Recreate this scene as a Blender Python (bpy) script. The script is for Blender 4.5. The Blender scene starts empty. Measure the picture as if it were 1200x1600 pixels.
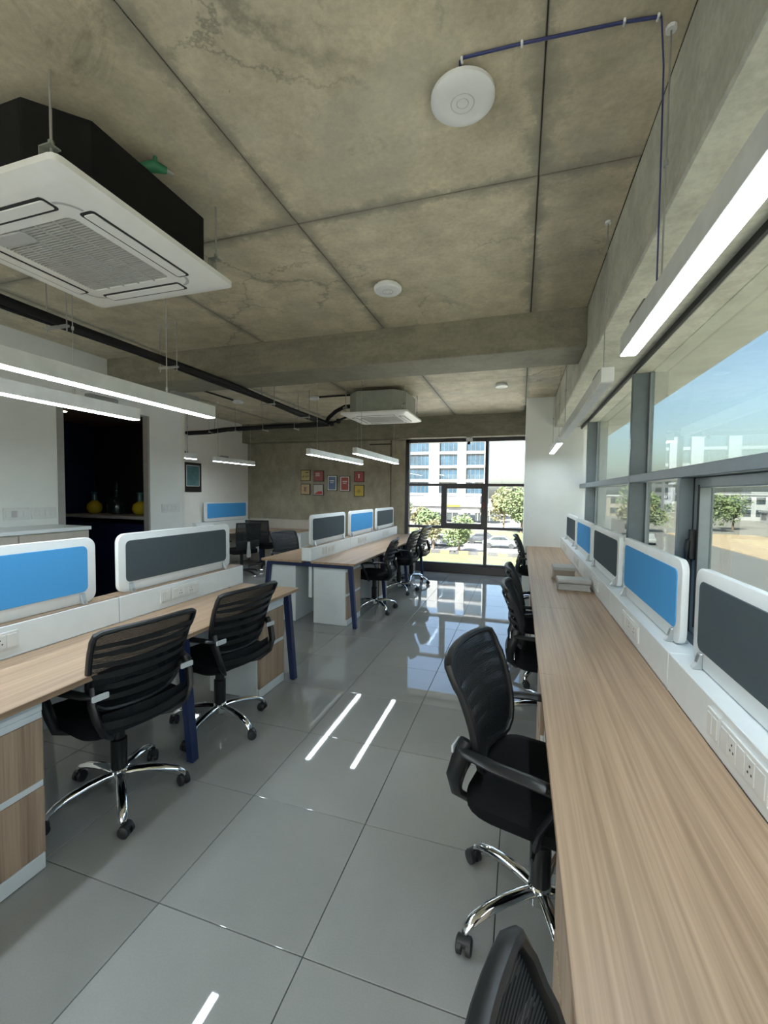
import bpy, bmesh, math, random
from mathutils import Vector, Matrix
random.seed(7)
SC = bpy.context.scene
COL = SC.collection
PI = math.pi

# ------------------------------------------------------------------ camera
F_PX, YAW, PITCH, ROLL, EYE = 669.43, -0.30721, 0.04497, 0.01111, 1.54
cy, sy, cp, sp, cr, sr = (math.cos(YAW), math.sin(YAW), math.cos(PITCH), math.sin(PITCH), math.cos(ROLL), math.sin(ROLL))
fw = Vector((sy * cp, cy * cp, -sp)); rt = Vector((cy, -sy, 0)); up = rt.cross(fw)
rt2 = cr * rt + sr * up; up2 = -sr * rt + cr * up
cam = bpy.data.cameras.new('camera'); camo = bpy.data.objects.new('camera', cam); COL.objects.link(camo)
cam.sensor_fit = 'VERTICAL'; cam.sensor_height = 24.0; cam.lens = 24.0 * F_PX / 1600.0
cam.clip_start = 0.02; cam.clip_end = 2000
camo.matrix_world = Matrix(((rt2.x, up2.x, -fw.x, 0), (rt2.y, up2.y, -fw.y, 0), (rt2.z, up2.z, -fw.z, EYE), (0, 0, 0, 1)))
SC.camera = camo

# ------------------------------------------------------------------ world, sun, exposure
SC.view_settings.view_transform = 'Standard'; SC.view_settings.look = 'None'
SC.view_settings.gamma = 1.0; SC.view_settings.use_curve_mapping = False
SC.view_settings.exposure = 2.2
SKY_STRENGTH, SUN_STRENGTH, LAMP_STRENGTH = 0.155, 8.5, 9.0
W = bpy.data.worlds.new('sky'); SC.world = W; W.use_nodes = True
nt = W.node_tree; nt.nodes.clear()
wo = nt.nodes.new('ShaderNodeOutputWorld'); bg = nt.nodes.new('ShaderNodeBackground'); sk = nt.nodes.new('ShaderNodeTexSky')
sk.sky_type = 'NISHITA'; sk.sun_disc = False; sk.sun_elevation = math.radians(46); sk.sun_rotation = math.radians(201)
sk.air_density = 1.0; sk.dust_density = 3.6; sk.ozone_density = 1.0
bg.inputs[1].default_value = SKY_STRENGTH
nt.links.new(sk.outputs[0], bg.inputs[0]); nt.links.new(bg.outputs[0], wo.inputs[0])
sl = bpy.data.lights.new('sun', 'SUN'); sl.energy = SUN_STRENGTH; sl.angle = math.radians(0.6); sl.color = (1.0, 0.985, 0.965)
so = bpy.data.objects.new('sun', sl); COL.objects.link(so)
so.rotation_euler = Vector((0.28, 0.72, -0.82)).to_track_quat('-Z', 'Y').to_euler(); so.location = (-20, -25, 40)

# ------------------------------------------------------------------ material helpers
def nmat(name):
    m = bpy.data.materials.new(name); m.use_nodes = True
    t = m.node_tree
    return m, t, t.nodes['Principled BSDF']
def ramp(t, stops):
    r = t.nodes.new('ShaderNodeValToRGB'); e = r.color_ramp.elements
    while len(e) > 1: e.remove(e[-1])
    e[0].position = stops[0][0]; e[0].color = (*stops[0][1], 1)
    for p, c in stops[1:]:
        k = e.new(p); k.color = (*c, 1)
    return r
def coords(t, kind='Object', scale=(1, 1, 1), rot=(0, 0, 0)):
    tc = t.nodes.new('ShaderNodeTexCoord'); mp = t.nodes.new('ShaderNodeMapping')
    mp.inputs['Scale'].default_value = scale; mp.inputs['Rotation'].default_value = rot
    t.links.new(tc.outputs[kind], mp.inputs['Vector'])
    return mp.outputs[0]
def world_pos(t, scale=(1, 1, 1)):
    g = t.nodes.new('ShaderNodeNewGeometry'); mp = t.nodes.new('ShaderNodeMapping')
    mp.inputs['Scale'].default_value = scale
    t.links.new(g.outputs['Position'], mp.inputs['Vector'])
    return mp.outputs[0]
def noise(t, vec, scale, detail=4, rough=0.55, dist=0.0):
    n = t.nodes.new('ShaderNodeTexNoise'); n.inputs['Scale'].default_value = scale; n.inputs['Detail'].default_value = detail
    n.inputs['Roughness'].default_value = rough; n.inputs['Distortion'].default_value = dist
    t.links.new(vec, n.inputs['Vector'])
    return n.outputs[0]
def mixc(t, a, b, fac, mode='MIX'):
    m = t.nodes.new('ShaderNodeMix'); m.data_type = 'RGBA'; m.blend_type = mode
    for s, v in ((m.inputs[0], fac), (m.inputs[6], a), (m.inputs[7], b)):
        if isinstance(v, (int, float)): s.default_value = v
        elif isinstance(v, tuple): s.default_value = (*v, 1)
        else: t.links.new(v, s)
    return m.outputs[2]
def bump(t, bs, h, strength=0.2, dist=0.01):
    b = t.nodes.new('ShaderNodeBump'); b.inputs['Strength'].default_value = strength; b.inputs['Distance'].default_value = dist
    t.links.new(h, b.inputs['Height']); t.links.new(b.outputs[0], bs.inputs['Normal'])
def plain(name, col, rough=0.5, metal=0.0, vary=0.06, spec=0.5, nscale=14.0):
    m, t, b = nmat(name)
    n = noise(t, world_pos(t), nscale, 3)
    lo = tuple(c * (1 - vary) for c in col); hi = tuple(min(1, c * (1 + vary)) for c in col)
    r = ramp(t, [(0.3, lo), (0.7, hi)]); t.links.new(n, r.inputs[0]); t.links.new(r.outputs[0], b.inputs['Base Color'])
    b.inputs['Roughness'].default_value = rough; b.inputs['Metallic'].default_value = metal
    b.inputs['Specular IOR Level'].default_value = spec
    return m
def concrete(name, c1, c2, stain, amount=0.6, streak=(1, 1, 1), patch=None, ceiling=False):
    m, t, b = nmat(name)
    p = world_pos(t)
    n1 = noise(t, p, 0.9, 6, 0.6, 0.4); n2 = noise(t, world_pos(t, streak), 5.0, 6, 0.65); n3 = noise(t, p, 38, 4, 0.7)
    r1 = ramp(t, [(0.32, c1), (0.68, c2)]); t.links.new(n1, r1.inputs[0])
    r2 = ramp(t, [(0.30, (0.66, 0.66, 0.66)), (0.62, (1.08, 1.08, 1.08))]); t.links.new(n2, r2.inputs[0])
    c = mixc(t, r1.outputs[0], r2.outputs[0], 0.75, 'MULTIPLY')
    r3 = ramp(t, [(0.35, (0.82, 0.82, 0.82)), (0.6, (1.04, 1.04, 1.04))]); t.links.new(n3, r3.inputs[0])
    c = mixc(t, c, r3.outputs[0], 0.7, 'MULTIPLY')
    if patch:
        n5 = noise(t, world_pos(t, (1.0, 0.7, 1.0)), 1.15, 5, 0.6, 0.8)
        r5 = ramp(t, [(0.52, (0, 0, 0)), (0.66, (1, 1, 1))]); t.links.new(n5, r5.inputs[0])
        mp_ = t.nodes.new('ShaderNodeMath'); mp_.operation = 'MULTIPLY'; mp_.inputs[1].default_value = 0.6
        t.links.new(r5.outputs[0], mp_.inputs[0]); c = mixc(t, c, patch, mp_.outputs[0])
    # blotchy stains and small dark pock marks, each with a shape of its own
    for sc_, lo, hi, am in ((1.7, 0.60, 0.72, amount), (7.5, 0.66, 0.72, amount * 0.9)):
        n4 = noise(t, p, sc_, 8, 0.75, 1.2)
        r4 = ramp(t, [(lo, (0, 0, 0)), (hi, (1, 1, 1))]); t.links.new(n4, r4.inputs[0])
        ms = t.nodes.new('ShaderNodeMath'); ms.operation = 'MULTIPLY'; ms.inputs[1].default_value = am
        t.links.new(r4.outputs[0], ms.inputs[0])
        c = mixc(t, c, stain, ms.outputs[0])
    if ceiling:
        def mth(op, a, b_=None, c_=None):
            q = t.nodes.new('ShaderNodeMath'); q.operation = op
            for k, v in enumerate((a, b_, c_)):
                if v is None: continue
                if isinstance(v, (int, float)): q.inputs[k].default_value = v
                else: t.links.new(v, q.inputs[k])
            return q.outputs[0]
        wob = noise(t, p, 2.3, 4, 0.7); wid = noise(t, p, 4.0, 5, 0.75)
        sp_ = t.nodes.new('ShaderNodeSeparateXYZ'); t.links.new(p, sp_.inputs[0])
        # leached dirt along the formwork joints
        dx = mth('PINGPONG', mth('ADD', sp_.outputs[0], 12.355), 0.62)
        dy = mth('ABSOLUTE', mth('SUBTRACT', sp_.outputs[1], 2.15))
        d = mth('ADD', mth('MINIMUM', dx, dy), mth('MULTIPLY', mth('SUBTRACT', wob, 0.5), 0.05))
        reach = mth('MULTIPLY', mth('MAXIMUM', mth('SUBTRACT', wid, 0.33), 0.0), 0.42)
        k_ = mth('SUBTRACT', 1.0, mth('DIVIDE', d, mth('MAXIMUM', reach, 0.006)))
        k_ = mth('MULTIPLY', mth('MINIMUM', mth('MAXIMUM', k_, 0.0), 1.0), 0.75)
        c = mixc(t, c, (0.175, 0.17, 0.14), k_)
        # hairline cracks
        vo = t.nodes.new('ShaderNodeTexVoronoi'); vo.feature = 'DISTANCE_TO_EDGE'; vo.inputs['Scale'].default_value = 1.05
        av = t.nodes.new('ShaderNodeVectorMath'); av.operation = 'MULTIPLY_ADD'; av.inputs[1].default_value = (0.55, 0.55, 0.0)
        nn = t.nodes.new('ShaderNodeTexNoise'); nn.inputs['Scale'].default_value = 2.6; nn.inputs['Detail'].default_value = 6; nn.inputs['Roughness'].default_value = 0.7
        t.links.new(p, nn.inputs['Vector']); t.links.new(nn.outputs['Color'], av.inputs[0]); t.links.new(p, av.inputs[2]); t.links.new(av.outputs[0], vo.inputs['Vector'])
        rc = ramp(t, [(0.0, (1, 1, 1)), (0.012, (0, 0, 0))]); t.links.new(vo.outputs['Distance'], rc.inputs[0])
        gate = ramp(t, [(0.50, (0, 0, 0)), (0.58, (1, 1, 1))]); t.links.new(noise(t, p, 0.8, 2), gate.inputs[0])
        c = mixc(t, c, (0.15, 0.14, 0.11), mth('MULTIPLY', mth('MULTIPLY', rc.outputs[0], gate.outputs[0]), 0.6))
    t.links.new(c, b.inputs['Base Color']); b.inputs['Roughness'].default_value = 0.62
    b.inputs['Specular IOR Level'].default_value = 0.35
    bump(t, b, n3, 0.25, 0.004)
    return m
def wood(name, light, mid, dark, axis='Y', fine=1.0, rough=0.42):
    m, t, b = nmat(name)
    s = {'Y': (30, 0.5, 30), 'Z': (28, 28, 0.7), 'X': (0.5, 30, 30)}[axis]
    s = tuple(v * fine for v in s)
    p = world_pos(t, s)
    n1 = noise(t, p, 1.0, 6, 0.62, 0.25); n2 = noise(t, world_pos(t, tuple(v * 4 for v in s)), 1.0, 3, 0.6)
    n0 = noise(t, world_pos(t, tuple(v * 0.22 for v in s)), 1.0, 3, 0.5, 0.5)
    r = ramp(t, [(0.28, dark), (0.48, mid), (0.72, light)]); t.links.new(n1, r.inputs[0])
    r2 = ramp(t, [(0.3, (0.77, 0.755, 0.74)), (0.65, (1.06, 1.06, 1.06))]); t.links.new(n2, r2.inputs[0])
    r0 = ramp(t, [(0.3, (0.88, 0.87, 0.86)), (0.7, (1.06, 1.06, 1.06))]); t.links.new(n0, r0.inputs[0])
    c = mixc(t, mixc(t, r.outputs[0], r2.outputs[0], 0.8, 'MULTIPLY'), r0.outputs[0], 0.9, 'MULTIPLY')
    t.links.new(c, b.inputs['Base Color']); b.inputs['Roughness'].default_value = rough
    bump(t, b, n2, 0.06, 0.002)
    return m
def glass(name, tint, f0=0.035, f90=0.55):
    m, t, b = nmat(name); t.nodes.remove(b)
    tr = t.nodes.new('ShaderNodeBsdfTransparent'); gl = t.nodes.new('ShaderNodeBsdfGlossy'); mx = t.nodes.new('ShaderNodeMixShader')
    lw_ = t.nodes.new('ShaderNodeLayerWeight'); lw_.inputs[0].default_value = 0.5
    pw = t.nodes.new('ShaderNodeMath'); pw.operation = 'POWER'; pw.inputs[1].default_value = 5.0
    ml = t.nodes.new('ShaderNodeMath'); ml.operation = 'MULTIPLY_ADD'; ml.inputs[1].default_value = f90; ml.inputs[2].default_value = f0
    t.links.new(lw_.outputs['Facing'], pw.inputs[0]); t.links.new(pw.outputs[0], ml.inputs[0])
    gl.inputs['Roughness'].default_value = 0.0; gl.inputs['Color'].default_value = (0.9, 0.95, 1, 1)
    n = noise(t, world_pos(t), 0.6, 2)
    rr = ramp(t, [(0.3, tuple(c * 0.97 for c in tint)), (0.7, tint)]); t.links.new(n, rr.inputs[0])
    t.links.new(rr.outputs[0], tr.inputs[0])
    t.links.new(ml.outputs[0], mx.inputs[0]); t.links.new(tr.outputs[0], mx.inputs[1]); t.links.new(gl.outputs[0], mx.inputs[2])
    t.links.new(mx.outputs[0], t.nodes['Material Output'].inputs[0])
    return m
def emissive(name, col, strength):
    m, t, b = nmat(name); t.nodes.remove(b)
    e = t.nodes.new('ShaderNodeEmission'); n = noise(t, world_pos(t), 3.0, 1)
    r = ramp(t, [(0.0, tuple(c * 0.98 for c in col)), (1.0, col)]); t.links.new(n, r.inputs[0]); t.links.new(r.outputs[0], e.inputs[0])
    e.inputs[1].default_value = strength
    t.links.new(e.outputs[0], t.nodes['Material Output'].inputs[0])
    return m
def mesh_cloth(name, col, freq, open_=0.45):
    m, t, b = nmat(name)
    b.inputs['Base Color'].default_value = (*col, 1); b.inputs['Roughness'].default_value = 0.6
    tr = t.nodes.new('ShaderNodeBsdfTransparent'); mx = t.nodes.new('ShaderNodeMixShader')
    w = t.nodes.new('ShaderNodeTexWave'); w.wave_type = 'BANDS'; w.bands_direction = 'Z'; w.inputs['Scale'].default_value = freq
    t.links.new(coords(t, 'Object'), w.inputs['Vector'])
    r = ramp(t, [(0.35, (0, 0, 0)), (0.75, (open_, open_, open_))]); t.links.new(w.outputs[0], r.inputs[0])
    t.links.new(r.outputs[0], mx.inputs[0]); t.links.new(b.outputs[0], mx.inputs[1]); t.links.new(tr.outputs[0], mx.inputs[2])
    t.links.new(mx.outputs[0], t.nodes['Material Output'].inputs[0])
    return m
def tile_mat():
    m, t, b = nmat('floor tile')
    oi = t.nodes.new('ShaderNodeObjectInfo')
    p = world_pos(t)
    n1 = noise(t, p, 1.4, 5, 0.6, 0.3); n2 = noise(t, p, 160, 2, 0.6)
    r1 = ramp(t, [(0.3, (0.295, 0.300, 0.290)), (0.7, (0.345, 0.350, 0.338))]); t.links.new(n1, r1.inputs[0])
    r2 = ramp(t, [(0.35, (0.93, 0.93, 0.93)), (0.65, (1.03, 1.03, 1.03))]); t.links.new(n2, r2.inputs[0])
    rr = ramp(t, [(0.0, (0.95, 0.95, 0.95)), (1.0, (1.05, 1.05, 1.05))]); t.links.new(oi.outputs['Random'], rr.inputs[0])
    c = mixc(t, mixc(t, r1.outputs[0], r2.outputs[0], 0.6, 'MULTIPLY'), rr.outputs[0], 1.0, 'MULTIPLY')
    t.links.new(c, b.inputs['Base Color'])
    n3 = noise(t, p, 2.2, 5, 0.7)
    r3 = ramp(t, [(0.3, (0.018, 0.018, 0.018)), (0.8, (0.045, 0.045, 0.045))]); t.links.new(n3, r3.inputs[0]); t.links.new(r3.outputs[0], b.inputs['Roughness'])
    b.inputs['IOR'].default_value = 1.52; b.inputs['Specular IOR Level'].default_value = 0.62
    return m
def foliage(name, c1, c2):
    m, t, b = nmat(name)
    n = noise(t, world_pos(t), 1.2, 4)
    r = ramp(t, [(0.3, c1), (0.7, c2)]); t.links.new(n, r.inputs[0]); t.links.new(r.outputs[0], b.inputs['Base Color'])
    b.inputs['Roughness'].default_value = 0.7; b.inputs['Specular IOR Level'].default_value = 0.2
    return m

M = {}
M['slab'] = concrete('concrete ceiling', (0.50, 0.445, 0.315), (0.70, 0.62, 0.445), (0.17, 0.155, 0.115), 0.6, (1, 1, 1), (0.45, 0.445, 0.365), True)
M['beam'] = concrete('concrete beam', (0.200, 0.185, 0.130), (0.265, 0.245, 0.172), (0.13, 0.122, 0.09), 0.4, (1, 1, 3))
M['edgebeam'] = concrete('edge beam concrete', (0.53, 0.525, 0.435), (0.65, 0.64, 0.53), (0.38, 0.37, 0.30), 0.3, (1, 1, 1))
M['farwall'] = concrete('concrete wall', (0.31, 0.275, 0.20), (0.41, 0.365, 0.265), (0.20, 0.18, 0.135), 0.35, (1.3, 1, 0.8))
M['joint'] = plain('formwork joint', (0.07, 0.065, 0.052), 0.9)
M['white'] = plain('white laminate', (0.825, 0.87, 0.88), 0.35, vary=0.02)
M['wallwhite'] = plain('white wall paint', (0.83, 0.85, 0.82), 0.6, vary=0.03, nscale=3)
M['wallwarm'] = plain('warm white wall paint', (0.82, 0.785, 0.72), 0.6, vary=0.03, nscale=3)
M['oak'] = wood('oak laminate top', (0.55, 0.390, 0.262), (0.470, 0.322, 0.212), (0.345, 0.228, 0.146), 'Y')
M['oakend'] = wood('oak laminate edge', (0.42, 0.31, 0.22), (0.37, 0.265, 0.18), (0.30, 0.21, 0.14), 'Y', 2.0)
M['oakv'] = wood('oak drawer front', (0.58, 0.425, 0.30), (0.475, 0.34, 0.235), (0.345, 0.24, 0.165), 'Z')
M['beige'] = plain('beige panel', (0.52, 0.47, 0.40), 0.5)
M['navy'] = plain('navy metal', (0.014, 0.028, 0.095), 0.4)
M['navywall'] = plain('navy wall', (0.006, 0.010, 0.045), 0.5)
M['darkwall'] = plain('near black panel', (0.006, 0.006, 0.008), 0.6)
M['blue'] = plain('blue screen fabric', (0.090, 0.39, 0.80), 0.85, vary=0.05, nscale=220, spec=0.2)
M['grey'] = plain('charcoal screen fabric', (0.080, 0.103, 0.118), 0.85, vary=0.08, nscale=220, spec=0.2)
M['screenwhite'] = plain('screen frame white', (0.85, 0.875, 0.875), 0.35, vary=0.02)
M['clamp'] = plain('silver clamp', (0.55, 0.57, 0.58), 0.3, 0.8)
M['chrome'] = plain('chrome', (0.80, 0.82, 0.83), 0.08, 1.0, vary=0.02)
M['black'] = plain('black plastic', (0.007, 0.0078, 0.009), 0.42)
M['armpad'] = plain('black arm pad', (0.013, 0.0138, 0.0145), 0.36)
M['seatfab'] = plain('black seat fabric', (0.0055, 0.006, 0.007), 0.9, spec=0.2, nscale=150)
M['rubber'] = plain('caster rubber', (0.02, 0.021, 0.024), 0.5)
M['mesh'] = mesh_cloth('black chair mesh', (0.007, 0.009, 0.011), 55.0, 0.62)
M['sticker'] = plain('paper sticker', (0.62, 0.66, 0.67), 0.6)
M['spinegrey'] = plain('grey plastic spine', (0.42, 0.42, 0.41), 0.4)
M['tile'] = tile_mat()
M['grout'] = plain('floor grout', (0.045, 0.047, 0.045), 0.9)
M['frame'] = plain('window frame grey', (0.165, 0.195, 0.215), 0.4, 0.3)
M['framefar'] = plain('window frame dark', (0.045, 0.041, 0.046), 0.4, 0.2)
M['sashgrey'] = plain('casement sash grey', (0.30, 0.335, 0.345), 0.4, 0.3)
M['gasket'] = plain('black gasket', (0.012, 0.012, 0.013), 0.6)
M['glass_r'] = glass('tinted glass', (0.555, 0.585, 0.55))
M['glass_f'] = glass('clear glass', (0.93, 0.96, 0.96), 0.03, 0.4)
M['alu'] = plain('painted lamp body', (0.80, 0.82, 0.80), 0.35)
M['lamp'] = emissive('lamp diffuser lit', (0.78, 0.91, 1.0), LAMP_STRENGTH)
M['lampoff'] = plain('lamp diffuser off', (0.62, 0.64, 0.63), 0.4)
M['wire'] = plain('steel wire', (0.42, 0.42, 0.40), 0.4, 0.6)
M['driver'] = plain('lamp driver box', (0.22, 0.225, 0.23), 0.45, 0.3)
M['acwhite'] = plain('white ac plastic', (0.88, 0.88, 0.83), 0.4, vary=0.02)
M['acgrille'] = plain('ac grille', (0.50, 0.50, 0.465), 0.5)
M['acdark'] = plain('ac slot dark', (0.015, 0.015, 0.016), 0.6)
M['acblack'] = plain('black insulation', (0.010, 0.010, 0.009), 0.85, spec=0.2)
M['acmetal'] = plain('galvanised metal', (0.30, 0.32, 0.27), 0.5, 0.2)
M['green'] = plain('green valve tape', (0.02, 0.16, 0.07), 0.5)
M['pipe'] = plain('black pipe insulation', (0.012, 0.012, 0.012), 0.75, spec=0.25)
M['plastic'] = plain('white plastic', (0.76, 0.77, 0.75), 0.35, vary=0.02)
M['plasticgrey'] = plain('grey plastic', (0.5, 0.5, 0.49), 0.4)
M['cable'] = plain('blue network cable', (0.03, 0.04, 0.14), 0.5)
M['frameblack'] = plain('picture frame', (0.02, 0.017, 0.015), 0.4)
M['bottle'] = plain('yellow glass vase', (0.45, 0.33, 0.01), 0.12)
M['bottleneck'] = plain('teal glass neck', (0.05, 0.14, 0.15), 0.15)
M['decanter'] = plain('dark decanter', (0.01, 0.02, 0.02), 0.08)
M['paper'] = plain('stacked paper', (0.46, 0.47, 0.46), 0.6)
M['card'] = plain('cardboard', (0.36, 0.31, 0.26), 0.8)
M['niche'] = plain('grey metal trim', (0.33, 0.32, 0.30), 0.5)
M['ceilbrown'] = plain('brown soffit board', (0.16, 0.085, 0.04), 0.6)
M['cctv'] = plain('camera housing', (0.6, 0.6, 0.6), 0.4)
# outside
M['grass'] = foliage('lawn', (0.078, 0.100, 0.040), (0.130, 0.140, 0.066))
M['sand'] = concrete('bare ground', (0.27, 0.20, 0.13), (0.36, 0.27, 0.175), (0.22, 0.17, 0.11), 0.4)
M['asphalt'] = plain('asphalt', (0.095, 0.090, 0.085), 0.9, nscale=0.5)
M['pave'] = plain('paving', (0.125, 0.115, 0.098), 0.9, nscale=0.6)
M['bounce_ground'] = plain('pale bounce ground', (0.48, 0.45, 0.40), 0.9, nscale=0.6)  # kept lighter than the visible paving to bounce sunlight
M['leaf1'] = foliage('leaves', (0.062, 0.090, 0.036), (0.140, 0.170, 0.080))
M['leaf2'] = foliage('olive leaves', (0.080, 0.080, 0.036), (0.160, 0.140, 0.075))
M['bark'] = plain('bark', (0.12, 0.085, 0.06), 0.9)
M['bwhite'] = plain('white cladding', (0.24, 0.24, 0.24), 0.5, nscale=0.3)
M['bgrey'] = plain('grey cladding', (0.08, 0.083, 0.088), 0.5, nscale=0.3)
M['bcream'] = plain('cream plaster', (0.17, 0.145, 0.115), 0.7, nscale=0.3)
M['bglass'] = plain('blue facade glass', (0.016, 0.040, 0.062), 0.1, nscale=0.35, vary=0.35)
M['shopglass'] = plain('shop glazing', (0.03, 0.036, 0.036), 0.2, nscale=0.5, vary=0.3)
M['yellow'] = plain('yellow sign', (0.17, 0.12, 0.008), 0.5)
M['signblue'] = plain('blue sign', (0.01, 0.03, 0.085), 0.5)
M['signred'] = plain('red marks', (0.2, 0.03, 0.025), 0.5)
M['kerby'] = plain('yellow kerb paint', (0.17, 0.125, 0.045), 0.7)
M['kerbk'] = plain('dark kerb paint', (0.05, 0.048, 0.045), 0.7)
M['tyre'] = plain('tyre', (0.015, 0.015, 0.015), 0.8)
M['carglass'] = plain('car glass', (0.02, 0.025, 0.03), 0.08)
for i, c in enumerate(((0.22, 0.225, 0.23), (0.12, 0.125, 0.13), (0.04, 0.043, 0.05), (0.17, 0.165, 0.155))):
    M['car%d' % i] = plain('car paint %d' % i, c, 0.25, 0.2, nscale=2)
for i, c in enumerate(((0.50, 0.40, 0.16), (0.34, 0.085, 0.075), (0.52, 0.36, 0.20), (0.48, 0.45, 0.40), (0.13, 0.18, 0.30), (0.38, 0.085, 0.06), (0.36, 0.07, 0.065), (0.52, 0.38, 0.06))):
    M['print%d' % i] = plain('poster print %d' % i, c, 0.5, nscale=40)
M['printw'] = plain('print white', (0.75, 0.73, 0.68), 0.5)
M['printr'] = plain('print red', (0.45, 0.04, 0.03), 0.5)
M['teal'] = concrete('teal art print', (0.03, 0.10, 0.11), (0.16, 0.30, 0.30), (0.30, 0.42, 0.40), 0.5)

# ------------------------------------------------------------------ mesh helpers
def wloc(o):
    v = Vector((0, 0, 0))
    while o is not None:
        v += o.location; o = o.parent
    return v
class MB:
    def __init__(s): s.v = []; s.f = []
    def add(s, vs, fs):
        n = len(s.v); s.v += [tuple(v) for v in vs]; s.f += [tuple(i + n for i in f) for f in fs]; return s
    def box(s, x0, x1, y0, y1, z0, z1):
        return s.add([(x0, y0, z0), (x1, y0, z0), (x1, y1, z0), (x0, y1, z0), (x0, y0, z1), (x1, y0, z1), (x1, y1, z1), (x0, y1, z1)],
                     [(3, 2, 1, 0), (4, 5, 6, 7), (0, 1, 5, 4), (1, 2, 6, 5), (2, 3, 7, 6), (3, 0, 4, 7)])
    def prism(s, poly, a, b, axis):
        # poly of 2-D points extruded from a to b along axis ('x': (y,z), 'y': (x,z), 'z': (x,y))
        def P(p, t): return {'x': (t, p[0], p[1]), 'y': (p[0], t, p[1]), 'z': (p[0], p[1], t)}[axis]
        n = len(poly); vs = [P(p, a) for p in poly] + [P(p, b) for p in poly]
        fs = [tuple(range(n - 1, -1, -1)), tuple(range(n, 2 * n))] + [(i, (i + 1) % n, n + (i + 1) % n, n + i) for i in range(n)]
        return s.add(vs, fs)
    def tube(s, pts, r, seg=8, cap=True, flat=None, upv=None):
        # sweep of a circle (or ellipse flat=(rx, rz)) along pts; r may be a list
        pts = [Vector(p) for p in pts]; n = len(pts)
        rs = r if isinstance(r, (list, tuple)) else [r] * n
        vs = []; prev = None
        for i, p in enumerate(pts):
            d = (pts[min(i + 1, n - 1)] - pts[max(i - 1, 0)]).normalized()
            if upv is not None: u = Vector(upv)
            elif prev is not None: u = prev
            else: u = Vector((0, 0, 1)) if abs(d.z) < 0.9 else Vector((1, 0, 0))
            a = d.cross(u)
            if a.length < 1e-5: a = d.orthogonal()
            a.normalize(); b = a.cross(d).normalized(); prev = b
            fx, fz = flat if flat else (1, 1)
            for k in range(seg):
                t = 2 * PI * k / seg
                vs.append(p + a * (math.cos(t) * rs[i] * fx) + b * (math.sin(t) * rs[i] * fz))
        fs = [(i * seg + k, i * seg + (k + 1) % seg, (i + 1) * seg + (k + 1) % seg, (i + 1) * seg + k) for i in range(n - 1) for k in range(seg)]
        if cap: fs += [tuple(range(seg - 1, -1, -1)), tuple(range((n - 1) * seg, n * seg))]
        return s.add(vs, fs)
    def lathe(s, prof, c=(0, 0, 0), seg=24):
        vs = [(c[0] + r * math.cos(2 * PI * k / seg), c[1] + r * math.sin(2 * PI * k / seg), c[2] + z) for r, z in prof for k in range(seg)]
        n = len(prof)
        fs = [(i * seg + k, i * seg + (k + 1) % seg, (i + 1) * seg + (k + 1) % seg, (i + 1) * seg + k) for i in range(n - 1) for k in range(seg)]
        fs += [tuple(range(seg - 1, -1, -1)), tuple(range((n - 1) * seg, n * seg))]
        return s.add(vs, fs)
    def surf(s, fn, nu, nv, thick=0.0):
        # thick sheet from fn(u, v) -> (point, normal)
        top = []; bot = []
        for j in range(nv + 1):
            for i in range(nu + 1):
                p, nn = fn(i / nu, j / nv); p = Vector(p); nn = Vector(nn)
                top.append(p + nn * thick / 2); bot.append(p - nn * thick / 2)
        k = nu + 1
        q = [(j * k + i, j * k + i + 1, (j + 1) * k + i + 1, (j + 1) * k + i) for j in range(nv) for i in range(nu)]
        if thick == 0: return s.add(top, q)
        N = len(top); fs = q + [tuple(N + i for i in reversed(f)) for f in q]
        rim = [i for i in range(k)] + [j * k + nu for j in range(1, nv + 1)] + [nv * k + i for i in range(nu - 1, -1, -1)] + [j * k for j in range(nv - 1, 0, -1)]
        for a, b in zip(rim, rim[1:] + rim[:1]): fs.append((b, a, N + a, N + b))
        return s.add(top + bot, fs)
    def build(s, name, mat, parent=None, bevel=0.0, seg=2, smooth=False, world=True):
        off = wloc(parent) if (parent is not None and world) else Vector((0, 0, 0))
        me = bpy.data.meshes.new(name)
        me.from_pydata([tuple(Vector(v) - off) for v in s.v], [], s.f); me.update()
        bm = bmesh.new(); bm.from_mesh(me)
        bmesh.ops.recalc_face_normals(bm, faces=bm.faces)
        if bevel > 0:
            ed = [e for e in bm.edges if len(e.link_faces) == 2 and e.calc_face_angle(0) > 0.6]
            bmesh.ops.bevel(bm, geom=ed, offset=bevel, segments=seg, affect='EDGES', profile=0.5, clamp_overlap=True)
        bm.to_mesh(me); bm.free()
        if smooth:
            for p in me.polygons: p.use_smooth = True
            me.set_sharp_from_angle(angle=math.radians(40))
        me.materials.append(M[mat] if isinstance(mat, str) else mat)
        o = bpy.data.objects.new(name, me); COL.objects.link(o)
        if parent is not None: o.parent = parent
        return o
def rrect(w, h, r, n=5, cx=0, cy=0):
    pts = []
    for sx, sy_, a0 in ((1, 1, 0), (-1, 1, 90), (-1, -1, 180), (1, -1, 270)):
        for k in range(n + 1):
            a = math.radians(a0 + 90 * k / n)
            pts.append((cx + sx * (w / 2 - r) + r * math.cos(a), cy + sy_ * (h / 2 - r) + r * math.sin(a)))
    return pts
def tag(o, label, cat, group=None, kind=None):
    o['label'] = label; o['category'] = cat
    if group: o['group'] = group
    if kind: o['kind'] = kind
    return o
def thing(name, label, cat, loc, group=None, kind=None):
    o = bpy.data.objects.new(name, None); COL.objects.link(o); o.empty_display_size = 0.1
    o.location = loc; tag(o, label, cat, group, kind); return o
def link_mesh(name, me, loc, parent):
    o = bpy.data.objects.new(name, me); COL.objects.link(o); o.parent = parent; o.location = loc; return o
def copy_tree(o, parent=None):
    c = o.copy(); COL.objects.link(c); c.parent = parent
    for ch in o.children: copy_tree(ch, c)
    return c

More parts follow.
